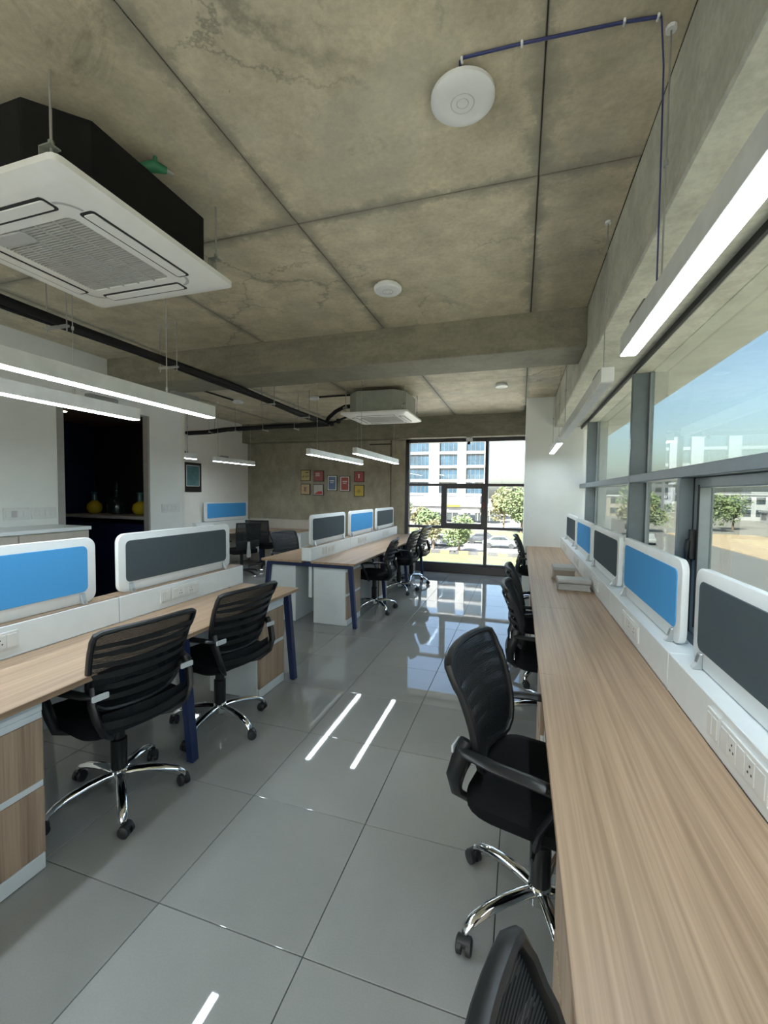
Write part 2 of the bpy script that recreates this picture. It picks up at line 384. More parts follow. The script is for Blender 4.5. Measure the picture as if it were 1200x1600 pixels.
# ------------------------------------------------------------------ floor with tiles
XL, XR, YB, YF = -4.45, 0.97, -2.2, 8.35       # left wall face, glass line, back, far window plane
XLL = -5.85
fl = MB().box(-6.1, 1.15, -5.2, 8.6, -0.30, -0.006).build('floor', 'grout')
tag(fl, 'polished grey tiled office floor', 'floor', kind='structure')
tm = MB().box(-0.2985, 0.2985, -0.2985, 0.2985, -0.010, 0.0)
t0 = tm.build('tile', 'tile', fl, bevel=0.0012, seg=1)
first = True
for i in range(-9, 3):
    for j in range(-7, 12):
        cx = -0.65 + 0.6 * i + 0.3; cyy = 1.212 + 0.6 * j + 0.3
        if cx < -6.0 or cx > 1.0 or cyy > 8.5: continue
        if first: t0.location = (cx, cyy, 0); first = False
        else: link_mesh('tile', t0.data, (cx, cyy, 0), fl)

# ------------------------------------------------------------------ ceiling with formwork panels and beams
ZC = 3.0
ce = MB().box(-6.1, 1.3, -5.2, 8.7, ZC + 0.008, ZC + 0.25).build('ceiling', 'joint')
tag(ce, 'bare concrete slab ceiling with formwork joints', 'ceiling', kind='structure')
xs = [0.465, 0.045, -1.195, -2.435, -3.675, -4.915, -5.85]
def panels(ys):
    for a, b in zip(ys, ys[1:]):
        for c, d in zip(xs[1:], xs):
            w = random.uniform(0.004, 0.009)
            MB().box(c + w / 2, d - w / 2, a + w / 2, b - w / 2, ZC + random.uniform(-0.001, 0.001), ZC + 0.02).build('ceiling_panel', 'slab', ce, bevel=0.003, seg=1)
panels([-5.0, -2.73, -0.29, 2.15, 3.75]); panels([4.15, 5.65, 8.1])
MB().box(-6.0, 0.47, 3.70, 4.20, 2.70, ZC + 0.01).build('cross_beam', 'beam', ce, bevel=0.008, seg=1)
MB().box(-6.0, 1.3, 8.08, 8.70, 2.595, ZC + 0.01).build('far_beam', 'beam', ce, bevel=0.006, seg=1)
MB().box(0.465, 0.845, -5.1, 8.10, 2.545, ZC + 0.01).build('edge_beam', 'edgebeam', ce, bevel=0.008, seg=1)
MB().box(0.845, 1.35, -5.1, 8.10, 2.505, ZC + 0.01).build('window_head', 'edgebeam', ce, bevel=0.004, seg=1)

# ------------------------------------------------------------------ walls
w = MB()
w.box(XL - 0.12, XL, -5.1, 3.17, 0, ZC + 0.005)                 # long left wall
w.box(XL - 0.12, XL, 3.17, 4.26, 2.46, ZC + 0.005)              # over the opening
w.box(XL - 0.08, XL, 4.26, 4.80, 0, ZC + 0.005)                 # pier after the opening
tag(w.build('wall_left', 'wallwhite'), 'white left wall with a dark recessed opening', 'wall', kind='structure')
nk = MB()
nk.box(-6.05, -5.95, 3.05, 4.80, 0, 2.6)                          # back of the nook
nk.box(-6.05, XL - 0.12, 3.00, 3.10, 0, 2.6)                      # near cheek
nk_o = nk.build('wall_nook', 'navywall'); tag(nk_o, 'navy painted recess behind the left opening', 'wall', kind='structure')
MB().box(-6.05, XL - 0.08, 4.72, 4.80, 0, 2.6).build('back_panel', 'darkwall', nk_o)
MB().box(-6.05, XL - 0.08, 4.26, 4.72, 0, 1.10).build('lower_panel', 'navywall', nk_o)
MB().box(-6.05, XL - 0.12, 3.1, 4.72, 2.46, 2.6).build('soffit', 'ceilbrown', nk_o)
MB().box(-5.95, XL - 0.07, 4.22, 4.72, 1.165, 1.205).build('shelf', 'niche', nk_o, bevel=0.003)
MB().box(XL - 0.078, XL + 0.004, 4.235, 4.262, 0, 2.46).build('side_trim', 'niche', nk_o, bevel=0.003)
MB().box(XL - 0.125, XL + 0.006, 3.13, 3.20, 1.16, 2.46).build('side_trim', 'niche', nk_o, bevel=0.003)
wl = MB().box(XLL - 0.15, XLL, 4.80, 8.6, 0, ZC + 0.005).box(XLL - 0.1, XL - 0.0005, 4.801, 4.85, 0, ZC + 0.005).build('wall_left_rear', 'wallwarm')
tag(wl, 'warm white side wall of the rear bay', 'wall', kind='structure')
wf = MB(); wf.box(XLL - 0.1, -2.50, 8.29, 8.6, 0, 2.6).box(-2.50, -2.475, 8.32, 8.6, 0, 2.6).box(-2.475, -2.19, 8.27, 8.6, 0, 2.6)
wfo = wf.build('wall_far', 'farwall', bevel=0.004, seg=1); tag(wfo, 'bare concrete far wall', 'wall', kind='structure')
MB().box(-2.95, -2.497, 8.283, 8.29, 2.505, 2.53).build('joint_line', 'joint', wfo)
wc = MB().box(0.062, 0.87, 6.93, 8.5, 0, ZC + 0.005).box(0.87, 1.2, 6.98, 8.5, -0.2, ZC + 0.005).build('wall_right_pier', 'wallwhite')
tag(wc, 'white pier closing the end of the window desk', 'wall', kind='structure')
wb = MB().box(-6.1, -4.0, -5.2, -5.0, -0.2, ZC + 0.1).box(0.7, 1.3, -5.2, -5.0, -0.2, ZC + 0.1).box(-4.0, 0.7, -5.2, -5.0, 2.5, ZC + 0.1).box(-4.0, 0.7, -5.2, -5.0, -0.2, 0.15).build('wall_back', 'wallwhite'); tag(wb, 'white wall behind the viewer', 'wall', kind='structure')
wp = MB().box(0.93, 1.25, -5.1, 6.98, -0.3, 0.72).build('wall_right', 'wallwhite'); tag(wp, 'low parapet under the right windows', 'wall', kind='structure')
MB().box(0.74, 0.96, -5.0, 6.93, 0.70, 0.735).build('window_sill', 'white', wp, bevel=0.004)

# ------------------------------------------------------------------ far window
YW = 8.35
w1 = thing('window_1', 'dark framed full height window in the far wall', 'window', (-1.05, YW, 0), kind='structure')
x0, x1 = -2.19, 0.40
def bar(par, name, mat, *b, bevel=0.004): return MB().box(*b).build(name, mat, par, bevel=bevel, seg=1)
bar(w1, 'frame_jamb', 'framefar', x0, x0 + 0.07, YW - 0.05, YW + 0.07, 0.0, 2.60)
bar(w1, 'frame_head', 'framefar', x0, x1, YW - 0.05, YW + 0.07, 2.53, 2.60)
bar(w1, 'frame_sill', 'framefar', x0, x1, YW - 0.09, YW + 0.07, 0.002, 0.155)
bar(w1, 'frame_sill', 'framefar', x0 + 0.02, x1, YW - 0.04, YW + 0.05, 0.155, 0.185)
bar(w1, 'mullion', 'framefar', -0.645, -0.585, YW - 0.05, YW + 0.06, 0.18, 2.53)
bar(w1, 'transom', 'framefar', x0 + 0.07, x1, YW - 0.045, YW + 0.05, 1.683, 1.733)
bar(w1, 'transom', 'framefar', x0 + 0.07, x1, YW - 0.045, YW + 0.05, 0.858, 0.905)
sash = MB().box(-1.465, -1.36, YW - 0.07, YW + 0.03, 0.87, 1.72).box(-0.70, -0.60, YW - 0.07, YW + 0.03, 0.87, 1.72)
sash.box(-1.36, -0.70, YW - 0.07, YW + 0.03, 1.635, 1.72).box(-1.36, -0.70, YW - 0.07, YW + 0.03, 0.87, 0.965)
sa = sash.build('sash', 'framefar', w1, bevel=0.004, seg=1)
MB().box(-0.665, -0.640, YW - 0.10, YW - 0.07, 1.25, 1.38).build('handle', 'signred', sa, bevel=0.004)
MB().box(-1.43, -1.41, YW - 0.095, YW - 0.07, 1.28, 1.36).build('handle', 'black', sa, bevel=0.004)
for (a, b, c, d) in ((x0 + .07, -.645, 1.733, 2.53), (-.585, x1, 1.733, 2.53), (x0 + .07, -1.465, .905, 1.683), (-1.36, -.70, .965, 1.635), (-.585, x1, .905, 1.683), (x0 + .07, -.645, .185, .858), (-.585, x1, .185, .858)):
    MB().box(a, b, YW, YW + 0.006, c, d).build('pane', 'glass_f', w1)

# ------------------------------------------------------------------ right window band
w2 = thing('window_2', 'long grey framed window band above the right desk', 'window', (0.9, 3.0, 0), kind='structure')
GX = 0.955
ZT0, ZT1, ZH, ZB = 1.640, 1.700, 2.505, 0.735
for y in (-3.30, -0.90, 1.50, 3.90, 6.30):
    bar(w2, 'mullion', 'frame', 0.832, 0.985, y - 0.025, y + 0.025, ZB, ZH)
    bar(w2, 'glazing_bead', 'sashgrey', 0.945, 0.975, y - 0.055, y - 0.026, ZB, ZH, bevel=0.002)
bar(w2, 'head_profile', 'gasket', 0.828, 0.850, -5.0, 6.93, 2.508, 2.545, bevel=0.002)
bar(w2, 'sill_profile', 'frame', 0.86, 0.985, -5.0, 6.93, ZB, 0.80)
segs = [(-5.0, -3.325), (-3.275, -0.925), (-0.875, 1.475), (1.525, 3.875), (3.925, 6.275), (6.325, 6.95)]
for a, b in segs:
    bar(w2, 'transom', 'frame', 0.832, 0.985, a, b, ZT0, ZT1)
    MB().box(GX, GX + 0.006, a, b, ZT1, ZH).build('pane', 'glass_r', w2)
    if (a, b) != (1.525, 3.875):
        MB().box(GX, GX + 0.006, a, b, 0.80, ZT0).build('pane', 'glass_r', w2)
# casement in the middle bay
bar(w2, 'casement_post', 'frame', 0.832, 0.985, 2.73, 2.775, 0.80, ZT0)
MB().box(GX, GX + 0.006, 2.775, 3.875, 0.80, ZT0).build('pane', 'glass_r', w2)
cs = MB().box(0.90, 0.97, 2.665, 2.73, 0.80, ZT0).box(0.90, 0.97, 1.525, 1.59, 0.80, ZT0).box(0.90, 0.97, 1.59, 2.665, 1.585, ZT0).box(0.90, 0.97, 1.59, 2.665, 0.80, 0.865)
cso = cs.build('casement_sash', 'sashgrey', w2, bevel=0.005, seg=1)
MB().box(0.896, 0.902, 2.655, 2.668, 0.84, 1.60).build('gasket', 'gasket', cso)
MB().box(0.896, 0.902, 2.722, 2.735, 0.80, 1.64).build('gasket', 'gasket', cso)
MB().tube([(0.885, 2.69, 1.31), (0.868, 2.69, 1.30), (0.862, 2.69, 1.25), (0.866, 2.70, 1.17)], [0.012, 0.014, 0.013, 0.009], 8).box(0.872, 0.905, 2.675, 2.705, 1.20, 1.36).build('handle', 'black', cso, bevel=0.003)
MB().box(GX, GX + 0.006, 1.59, 2.665, 0.865, 1.585).build('pane', 'glass_r', w2)

w3 = thing('added_back_window', 'unseen glazing added behind the viewer to let in daylight', 'window', (-1.65, -5.1, 0), kind='structure')  # out-of-view glazing, added so daylight fills the room from behind
for x in (-4.0, -2.45, -0.9, 0.64):
    bar(w3, 'mullion', 'framefar', x, x + 0.06, -5.16, -5.04, 0.15, 2.5)
    if x < 0.6:
        bar(w3, 'transom', 'framefar', x + 0.06, x + 1.55, -5.15, -5.05, 1.68, 1.73)
        MB().box(x + 0.06, x + 1.55, -5.103, -5.097, 0.15, 1.68).build('pane', 'glass_f', w3)
        MB().box(x + 0.06, x + 1.55, -5.103, -5.097, 1.73, 2.5).build('pane', 'glass_f', w3)

# ------------------------------------------------------------------ furniture builders
DZ = 0.745
def pedestal(y0, y1, xf, xb, label, group, top=0.70):
    """drawer unit; the drawers look from xb towards xf"""
    s = 1 if xf > xb else -1
    p = thing('drawer_pedestal', label, 'cabinet', ((xf + xb) / 2, (y0 + y1) / 2, 0), group)
    a, b = sorted((xf - s * 0.02, xb))
    MB().box(a, b, y0, y1, 0.002, top).build('body', 'white', p, bevel=0.003, seg=1)
    for z0, z1 in ((0.075, 0.345), (0.375, 0.625)):
        c, d = sorted((xf - s * 0.019, xf))
        fr = MB().box(c, d, y0 + 0.003, y1 - 0.003, z0, z1).build('drawer_front', 'oakv', p, bevel=0.0015, seg=1)
        e, f = sorted((xf - s * 0.019, xf - s * 0.004))
        MB().box(e, f, y0 + 0.003, y1 - 0.003, z1 + 0.001, z1 + 0.028).build('finger_pull', 'white', fr, bevel=0.002, seg=1)
    e, f = sorted((xf - s * 0.019, xf - s * 0.002))
    MB().box(e, f, y0 + 0.003, y1 - 0.003, 0.655, top).build('top_rail', 'white', p, bevel=0.002, seg=1)
    MB().box(e, f, y0 + 0.003, y1 - 0.003, 0.004, 0.070).build('plinth', 'white', p, bevel=0.002, seg=1)
    return p
def socket_plate(par, x, y0, y1, z0, z1, s, holes=True):
    """plate standing proud of a face at x, facing s (+1 or -1) in x"""
    a, b = sorted((x, x + s * 0.007))
    pl = MB().box(a, b, y0, y1, z0, z1).build('socket_plate', 'plastic', par, bevel=0.002, seg=2)
    n = max(1, round((y1 - y0) / 0.055)); st = (y1 - y0 - 0.012) / n
    for k in range(n):
        ya = y0 + 0.006 + k * st + 0.003; yb = ya + st - 0.006
        c, d = sorted((x + s * 0.006, x + s * 0.0095))
        mod = MB().box(c, d, ya, yb, z0 + 0.012, z1 - 0.012).build('socket_module', 'plastic', pl, bevel=0.0012, seg=1)
        if holes and k % 2 == 1:
            pass
    if holes:
        hb = MB(); e, f = sorted((x + s * 0.0088, x + s * 0.0100))
        for k in range(1, n, 2):
            ym = y0 + 0.006 + (k + 0.5) * st; zm = (z0 + z1) / 2
            for dy, dz in ((-0.009, -0.008), (0.009, -0.008), (0, 0.011)):
                hb.box(e, f, ym + dy - 0.003, ym + dy + 0.003, zm + dz - 0.003, zm + dz + 0.003)
        if n > 1: hb.build('pin_holes', 'gasket', pl)
    return pl
def screen(x, y0, y1, fab, label, group, z0=0.905, h=0.365, s=1):
    """desk divider standing on a raceway; fabric on the side(s)"""
    p = thing('desk_screen', label, 'desk divider', (x, (y0 + y1) / 2, z0), group)
    L = y1 - y0; yc = (y0 + y1) / 2; zc = z0 + h / 2
    MB().prism(rrect(L, h, 0.055, 6, yc, zc), x - 0.014, x + 0.014, 'x').build('frame', 'screenwhite', p, bevel=0.004, seg=2, smooth=True)
    zb = z0 + 0.062; zt = z0 + h - 0.045
    for q in (1, -1):
        a, b = sorted((x + q * 0.0135, x + q * 0.0185))
        MB().prism(rrect(L - 0.10, zt - zb, 0.032, 5, yc, (zb + zt) / 2), a, b, 'x').build('fabric_panel', fab, p, bevel=0.002, seg=1, smooth=True)
    for yy in (y0 + 0.085, y1 - 0.085):
        cl = MB()
        for q in (1, -1):
            xi = x + q * 0.0145
            cl.prism([(xi, z0 - 0.004), (xi + q * 0.030, z0 - 0.004), (xi + q * 0.030, z0 + 0.002), (xi + q * 0.018, z0 + 0.020), (xi + q * 0.010, z0 + 0.052), (xi, z0 + 0.056)], yy - 0.013, yy + 0.013, 'y')
        cl.build('clamp', 'clamp', p, bevel=0.0015, seg=1)
    return p
def raceway(par, xa, xb, y0, y1, zt=0.90):
    return MB().box(xa, xb, y0 + 0.0015, y1 - 0.0015, DZ + 0.0005, zt).build('raceway', 'white', par, bevel=0.003, seg=1)
def aleg(par, y, xt, xf, s):
    """slanted navy leg: top at xt, foot at xf; in the plane of y"""
    w_ = 0.026
    poly = [(xt - w_, DZ - 0.045), (xt + w_, DZ - 0.045), (xf + 0.022, 0.004), (xf - 0.022, 0.004)]
    MB().prism(poly, y - 0.025, y + 0.025, 'y').build('leg', 'navy', par, bevel=0.003, seg=1)

# ------------------------------------------------------------------ double bench desks in the middle
def bench(y0, n, label, xr=-1.73, xface=-2.268):
    xc = xface - 0.06; xl = 2 * xc - xr; y1 = y0 + 1.2 * n
    p = thing('bench_desk', label, 'desk', (xc, (y0 + y1) / 2, 0))
    for k in range(n):
        a, b = y0 + 1.2 * k, y0 + 1.2 * (k + 1)
        for c, d in ((xface, xr), (xl, xface - 0.12)):
            MB().box(c, d, a + 0.0008, b - 0.0008, DZ - 0.025, DZ).build('worktop', 'oak', p, bevel=0.0018, seg=1)
        rw = raceway(p, xface - 0.12, xface, a, b)
        MB().box(xface - 0.116, xface - 0.004, a + 0.004, b - 0.004, 0.899, 0.9035).build('raceway_lid', 'oakend', rw)
        m = (a + b) / 2
        for s, xx in ((1, xface), (-1, xface - 0.12)):
            socket_plate(rw, xx, m - 0.30, m - 0.215, 0.785, 0.872, s, False)
            socket_plate(rw, xx, m - 0.205, m + 0.055, 0.785, 0.872, s)
    for k in range(n + 1):
        y = y0 + 1.2 * k; y = min(max(y, y0 + 0.06), y1 - 0.06)
        aleg(p, y, xr - 0.075, xr - 0.012, 1); aleg(p, y, xl + 0.075, xl + 0.012, -1)
        MB().box(xl + 0.06, xr - 0.06, y - 0.0251, y + 0.0251, DZ - 0.07, DZ - 0.0255).build('cross_bar', 'navy', p, bevel=0.002, seg=1)
    MB().box(xc - 0.02, xc + 0.02, y0 + 0.1, y1 - 0.1, 0.30, DZ - 0.026).build('modesty_panel', 'white', p)
    return xc, xl
D1, D2 = -0.46, 4.40
xc, xl = bench(D1, 3, 'near double bench desk with oak tops and navy legs')
xc2, xl2 = bench(D2, 3, 'far double bench desk in front of the postered concrete wall')
sg = 'clip-on screens along the centre bench desks'
screen(xc, 1.965 - 1.2 * 2 + 0.05, 1.965 - 1.2 - 0.12, 'grey', 'charcoal desk screen on the near bench, mostly outside the picture', sg)
screen(xc, 0.78, 1.83, 'blue', 'large blue desk screen cut by the left picture edge', sg)
screen(xc, 1.975, 3.02, 'grey', 'charcoal desk screen at the aisle end of the near bench', sg)
for k, (f, lb) in enumerate((('grey', 'charcoal desk screen at the near end of the far bench'), ('blue', 'blue desk screen between two charcoal ones on the far bench'), ('grey', 'charcoal desk screen at the window end of the far bench'))):
    screen(xc2, D2 + 0.085 + 1.19 * k, D2 + 0.085 + 1.19 * k + 1.04, f, lb, sg)
pg = 'white drawer pedestals with oak fronts'
pedestal(2.68, 3.03, -1.80, -2.24, 'drawer pedestal under the aisle end of the near bench', pg)
pedestal(0.78, 1.19, -1.80, -2.24, 'large oak drawer pedestal at the left picture edge', pg)
pedestal(4.50, 4.94, -1.86, -2.285, 'pedestal with white side at the near end of the far bench', pg)
pedestal(5.68, 6.05, -1.86, -2.285, 'pedestal behind the nearest chair of the far bench', pg)
pedestal(7.50, 7.86, -1.86, -2.285, 'pedestal behind the farthest chairs of the far bench', pg)
pedestal(4.49, 4.95, -2.93, -2.515, 'plain backed pedestal on the far side of the far bench', pg)

# ------------------------------------------------------------------ long window desk
XD0, XDF = 0.100, 0.594
wd = thing('window_desk', 'long oak window desk running along the right side', 'desk', (0.35, 3.2, 0))
yb = [-1.6, -0.4, 0.8, 2.0, 3.2, 4.4, 5.6, 6.925]
for a, b in ((-1.6, 2.0), (2.0, 3.2), (3.2, 4.4), (4.4, 5.6), (5.6, 6.925)):
    MB().box(XD0, XDF, a + 0.0004, b - 0.0004, DZ - 0.025, DZ).build('worktop', 'oak', wd, bevel=0.0010, seg=1)
for a, b in zip(yb, yb[1:]):
    rw = raceway(wd, XDF, XDF + 0.13, a, b)
    m = a + 0.6
    socket_plate(rw, XDF, m + 0.11, m + 0.195, 0.785, 0.872, -1, False)
    socket_plate(rw, XDF, m - 0.16, m + 0.10, 0.785, 0.872, -1)
    MB().box(0.30, XDF + 0.10, a - 0.0 + 0.03, a + 0.055, 0.003, DZ - 0.026).build('gable_leg', 'oakv', wd, bevel=0.002, seg=1)
MB().box(0.56, 0.58, -1.5, 6.9, 0.25, DZ - 0.026).build('modesty_panel', 'white', wd)
rg = 'clip-on screens along the window desk'
for k, (f, lb) in enumerate((('grey', 'large near black desk screen at the right picture edge'), ('blue', 'dark blue desk screen beside the casement window'), ('grey', 'charcoal screen between two blue ones on the window desk'), ('blue', 'small blue screen, second from the white pier'), ('grey', 'smallest dark screen next to the white pier'))):
    screen(0.668, 0.875 + 1.2 * k, 0.875 + 1.2 * k + 1.055, f, lb, rg)
rp = 'oak drawer pedestals under the window desk'
for y, lb in ((0.865, 'oak drawer pedestal under the near end of the window desk'), (2.16, 'oak pedestal under the window desk past the near chair'), (4.47, 'oak pedestal under the middle of the window desk')):
    pedestal(y, y + 0.36, 0.118, 0.54, lb, rp)

# ------------------------------------------------------------------ things on the window desk
bxo = thing('document_box', 'small cardboard box on the window desk', 'box', (0.41, 4.40, DZ))
MB().box(0.32, 0.50, 4.29, 4.50, DZ + 0.0005, DZ + 0.095).build('box_body', 'card', bxo, bevel=0.003)
MB().box(0.312, 0.508, 4.28, 4.51, DZ + 0.088, DZ + 0.118).build('lid', 'paper', bxo, bevel=0.004)
pk = thing('paper_bundle', 'grey wrapped paper bundle in front of the cardboard box', 'paper stack', (0.45, 3.9, DZ))
for k in range(4):
    MB().box(0.32 + 0.004 * (k % 2), 0.57 - 0.005 * (k % 3), 3.83, 4.02 - 0.004 * k, DZ + 0.0005 + 0.013 * k, DZ + 0.013 * (k + 1)).build('sheaf', 'paper', pk, bevel=0.003)
MB().prism(rrect(0.19, 0.034, 0.015, 4, 3.925, DZ + 0.072), 0.317, 0.575, 'x').build('wrapping', 'plasticgrey', pk, smooth=True)

# ------------------------------------------------------------------ office chairs
def chair_proto():
    root = thing('office_chair', 'chair', 'chair', (0, 0, 0))
    def B(mb, name, mat, par=root, **k): return mb.build(name, mat, par, world=False, **k)
    B(MB().lathe([(0.032, 0.080), (0.040, 0.088), (0.040, 0.145), (0.034, 0.152)], seg=18), 'base_hub', 'chrome', smooth=True)
    for k in range(5):
        a = 2 * PI * k / 5
        c, s_ = math.cos(a), math.sin(a)
        pts = [(0.025, 0.126), (0.07, 0.130), (0.14, 0.127), (0.21, 0.115), (0.265, 0.096), (0.292, 0.078), (0.300, 0.060)]
        B(MB().tube([(r * c, r * s_, z) for r, z in pts], [0.022, 0.023, 0.023, 0.022, 0.020, 0.017, 0.013], 10, flat=(1.0, 0.72)), 'base_arm', 'chrome', smooth=True)
        b = a + 0.9 + 1.3 * k
        d = Vector((math.cos(b), math.sin(b), 0)); n = Vector((-d.y, d.x, 0)); o = Vector((0.300 * c, 0.300 * s_, 0))
        cm = MB()
        for q in (-1, 1):
            e0 = o + n * (q * 0.008) + d * 0.012 + Vector((0, 0, 0.0275)); e1 = o + n * (q * 0.027) + d * 0.012 + Vector((0, 0, 0.0275))
            cm.tube([e0, e0 + (e1 - e0) * 0.8, e1], [0.0265, 0.0265, 0.019], 14, upv=(0, 0, 1))
        cm.tube([o + d * 0.012 + n * -0.022 + Vector((0, 0, 0.042)), o + d * 0.012 + n * 0.022 + Vector((0, 0, 0.042))], 0.019, 10, upv=(0, 0, 1))
        cm.tube([o + Vector((0, 0, 0.03)), o + Vector((0, 0, 0.068))], 0.010, 8)
        B(cm, 'caster', 'rubber', smooth=True)
    B(MB().lathe([(0.034, 0.148), (0.037, 0.155), (0.037, 0.30), (0.028, 0.305), (0.028, 0.42), (0.022, 0.43)], seg=16), 'gas_lift', 'black', smooth=True)
    upr = []
    def U(mb, name, mat, **k):
        o = B(mb, name, mat, **k); upr.append(o); return o
    U(MB().box(-0.09, 0.09, -0.14, 0.12, 0.405, 0.440).tube([(0.05, 0.02, 0.42), (0.27, 0.02, 0.415)], 0.006, 8), 'tilt_mechanism', 'black', bevel=0.006)
    # seat: pillow-shaped slab
    def seat_mb():
        mb = MB(); rings = []
        for z, ins in ((0.436, 0.045), (0.440, 0.018), (0.458, 0.0), (0.492, 0.0), (0.510, 0.016), (0.518, 0.055), (0.520, 0.12)):
            rings.append((z, rrect(0.49 - 2 * ins, 0.47 - 2 * ins, max(0.03, 0.095 - ins * 0.5), 5, 0, 0.015)))
        vs = []; n = len(rings[0][1])
        for z, r in rings: vs += [(x, y, z - 0.020 * max(0, (y - 0.10) / 0.15) ** 2 - 0.012 * (1 if z > 0.5 else 0) * (1 - min(1, (x / 0.2) ** 2))) for x, y in r]
        fs = [(i * n + k, i * n + (k + 1) % n, (i + 1) * n + (k + 1) % n, (i + 1) * n + k) for i in range(len(rings) - 1) for k in range(n)]
        fs += [tuple(range(n - 1, -1, -1)), tuple(range((len(rings) - 1) * n, len(rings) * n))]
        return mb.add(vs, fs)
    U(seat_mb(), 'seat', 'seatfab', smooth=True)
    # backrest surface
    Z0, Z1 = 0.555, 0.945
    def hw(v): return 0.150 + 0.058 * min(1, v / 0.22) ** 0.5 + 0.032 * v
    def bp(u, v, off=0.0):
        x = u * hw(v); z = Z0 + (Z1 - Z0) * v - 0.012 * (abs(u) ** 4) * (v > 0.8)
        y = -0.205 - 0.105 * v ** 1.25 + 0.030 * math.sin(v * PI) * 0.6 + 0.040 * u * u
        return Vector((x, y - off, z))
    U(MB().surf(lambda a, b: (bp(2 * a - 1, b), (0, 1, 0.2)), 14, 14, 0.003), 'back_mesh', 'mesh', smooth=True)
    per = [bp(-1, v / 12) for v in range(1, 12)] + [bp(-0.97, 0.985), bp(-0.88, 1.0)] + [bp(-0.8 + 1.6 * k / 10, 1.0) for k in range(11)] + [bp(0.88, 1.0), bp(0.97, 0.985)] + [bp(1, v / 12) for v in range(11, 0, -1)] + [bp(0.93, 0.015)] + [bp(0.85 - 1.7 * k / 10, 0.0) for k in range(11)] + [bp(-0.93, 0.015)]
    per.append(per[0])
    U(MB().tube(per, 0.0125, 8, upv=(0, 1, 0.05), flat=(1.0, 1.25)), 'back_frame', 'black', smooth=True)
    for k, v in enumerate((0.17, 0.31, 0.45, 0.59, 0.72, 0.84)):
        def rib(a, b, v=v, k=k):
            u = 2 * a - 1; h = (0.020 + 0.010 * (1 - u * u)) * (b - 0.5) / (Z1 - Z0)
            sag = 0.018 * (1 - u * u) * (1 if k % 2 else 0.4)
            return bp(u * 0.985, v + h - sag, 0.012 + 0.014 * (1 - u ** 4)), (0, -1, 0.15)
        U(MB().surf(rib, 14, 2, 0.008), 'back_rib', 'black', smooth=True)
    for s in (-1, 1):
        pts = [(s * 0.216, -0.222, 0.652), (s * 0.246, -0.195, 0.660), (s * 0.274, -0.10, 0.664), (s * 0.286, 0.02, 0.664), (s * 0.282, 0.115, 0.652), (s * 0.276, 0.142, 0.632)]
        U(MB().tube(pts, [0.020, 0.024, 0.026, 0.026, 0.025, 0.016], 10, flat=(1.0, 0.52), upv=(0, 0, 1)), 'armrest', 'armpad', smooth=True)
        pts = [(s * 0.278, 0.10, 0.650), (s * 0.279, 0.085, 0.60), (s * 0.272, 0.045, 0.52), (s * 0.255, 0.03, 0.455), (s * 0.20, 0.03, 0.425), (s * 0.08, 0.03, 0.420)]
        U(MB().tube(pts, [0.017, 0.018, 0.019, 0.019, 0.017, 0.014], 8, flat=(0.55, 1.2)), 'arm_strut', 'black', smooth=True)
        pts = [(s * 0.219, -0.205, 0.690), (s * 0.230, -0.228, 0.62), (s * 0.222, -0.250, 0.55), (s * 0.196, -0.246, 0.485), (s * 0.15, -0.205, 0.440), (s * 0.09, -0.12, 0.418)]
        U(MB().tube(pts, [0.020, 0.024, 0.023, 0.021, 0.019, 0.016], 8, flat=(1.15, 0.6)), 'back_bracket', 'black', smooth=True)
        U(MB().prism(rrect(0.068, 0.026, 0.005, 3, s * 0.206, 0.655), -0.252, -0.246, 'y'), 'sticker', 'sticker')
    def low(a, b):
        u = 2 * a - 1
        return Vector((u * 0.218, -0.248 - 0.030 * (1 - u * u), 0.528 - 0.020 * (1 - u * u) + 0.034 * (b - 0.5))), (0, -1, 0)
    U(MB().surf(low, 14, 2, 0.012), 'lower_rail', 'black', smooth=True)
    def low2(a, b):
        u = 2 * a - 1
        return Vector((u * 0.195, -0.235 - 0.03 * (1 - u * u), 0.530 + 0.10 * (b - 0.62))), (0, -1, 0)
    U(MB().surf(low2, 10, 4, 0.004), 'lower_mesh', 'mesh', smooth=True)
    return root, [o.name for o in upr]
proto, UP = chair_proto()
upper_kinds = set(n.split('.')[0] for n in UP)
def place_chair(src, x, y, ang, label, group, base_rot=0.0, dz=0.0, used=[]):
    if src.name not in used: c = src; used.append(src.name)
    else: c = copy_tree(src)
    c.location = (x, y, 0); c.rotation_euler = (0, 0, ang); c['label'] = label; c['group'] = group
    for ch in c.children:
        k = ch.name.split('.')[0]
        if k in upper_kinds: ch.location = (0, 0, dz)
        elif k in ('base_arm', 'caster'): ch.rotation_euler = (0, 0, base_rot - ang)
    return c
CH = []
def pc(x, y, face_deg, label, group, base_deg=0, dz=0.0):
    """face_deg: direction the sitter looks, measured from +X"""
    CH.append(place_chair(proto, x, y, math.radians(face_deg - 90), label, group, math.radians(base_deg), dz))
g1, g2, g3 = 'black task chairs at the near bench', 'black task chairs at the far bench', 'black task chairs at the window desk'
pc(-1.885, 1.595, 168, 'black ribbed-back office chair nearest on the left, beside the large drawers', g1, -38)
pc(-1.855, 2.315, 170, 'black ribbed-back office chair second along the near bench', g1, -16)
pc(-1.80, 5.29, 186, 'black office chair nearest along the far bench', g2, -40)
pc(-1.78, 6.42, 178, 'black office chair in the middle along the far bench', g2, -50, 0.02)
pc(-1.76, 7.14, 175, 'black office chair by the window along the far bench', g2, -10, 0.03)
pc(0.10, 1.58, -13, 'black office chair nearest the viewer in full, at the window desk', g3, 216, 0.03)
pc(0.21, 3.03, 0, 'second black office chair along the window desk', g3, 190, -0.015)
pc(0.21, 3.80, 2, 'third black office chair along the window desk', g3, 170, -0.015)
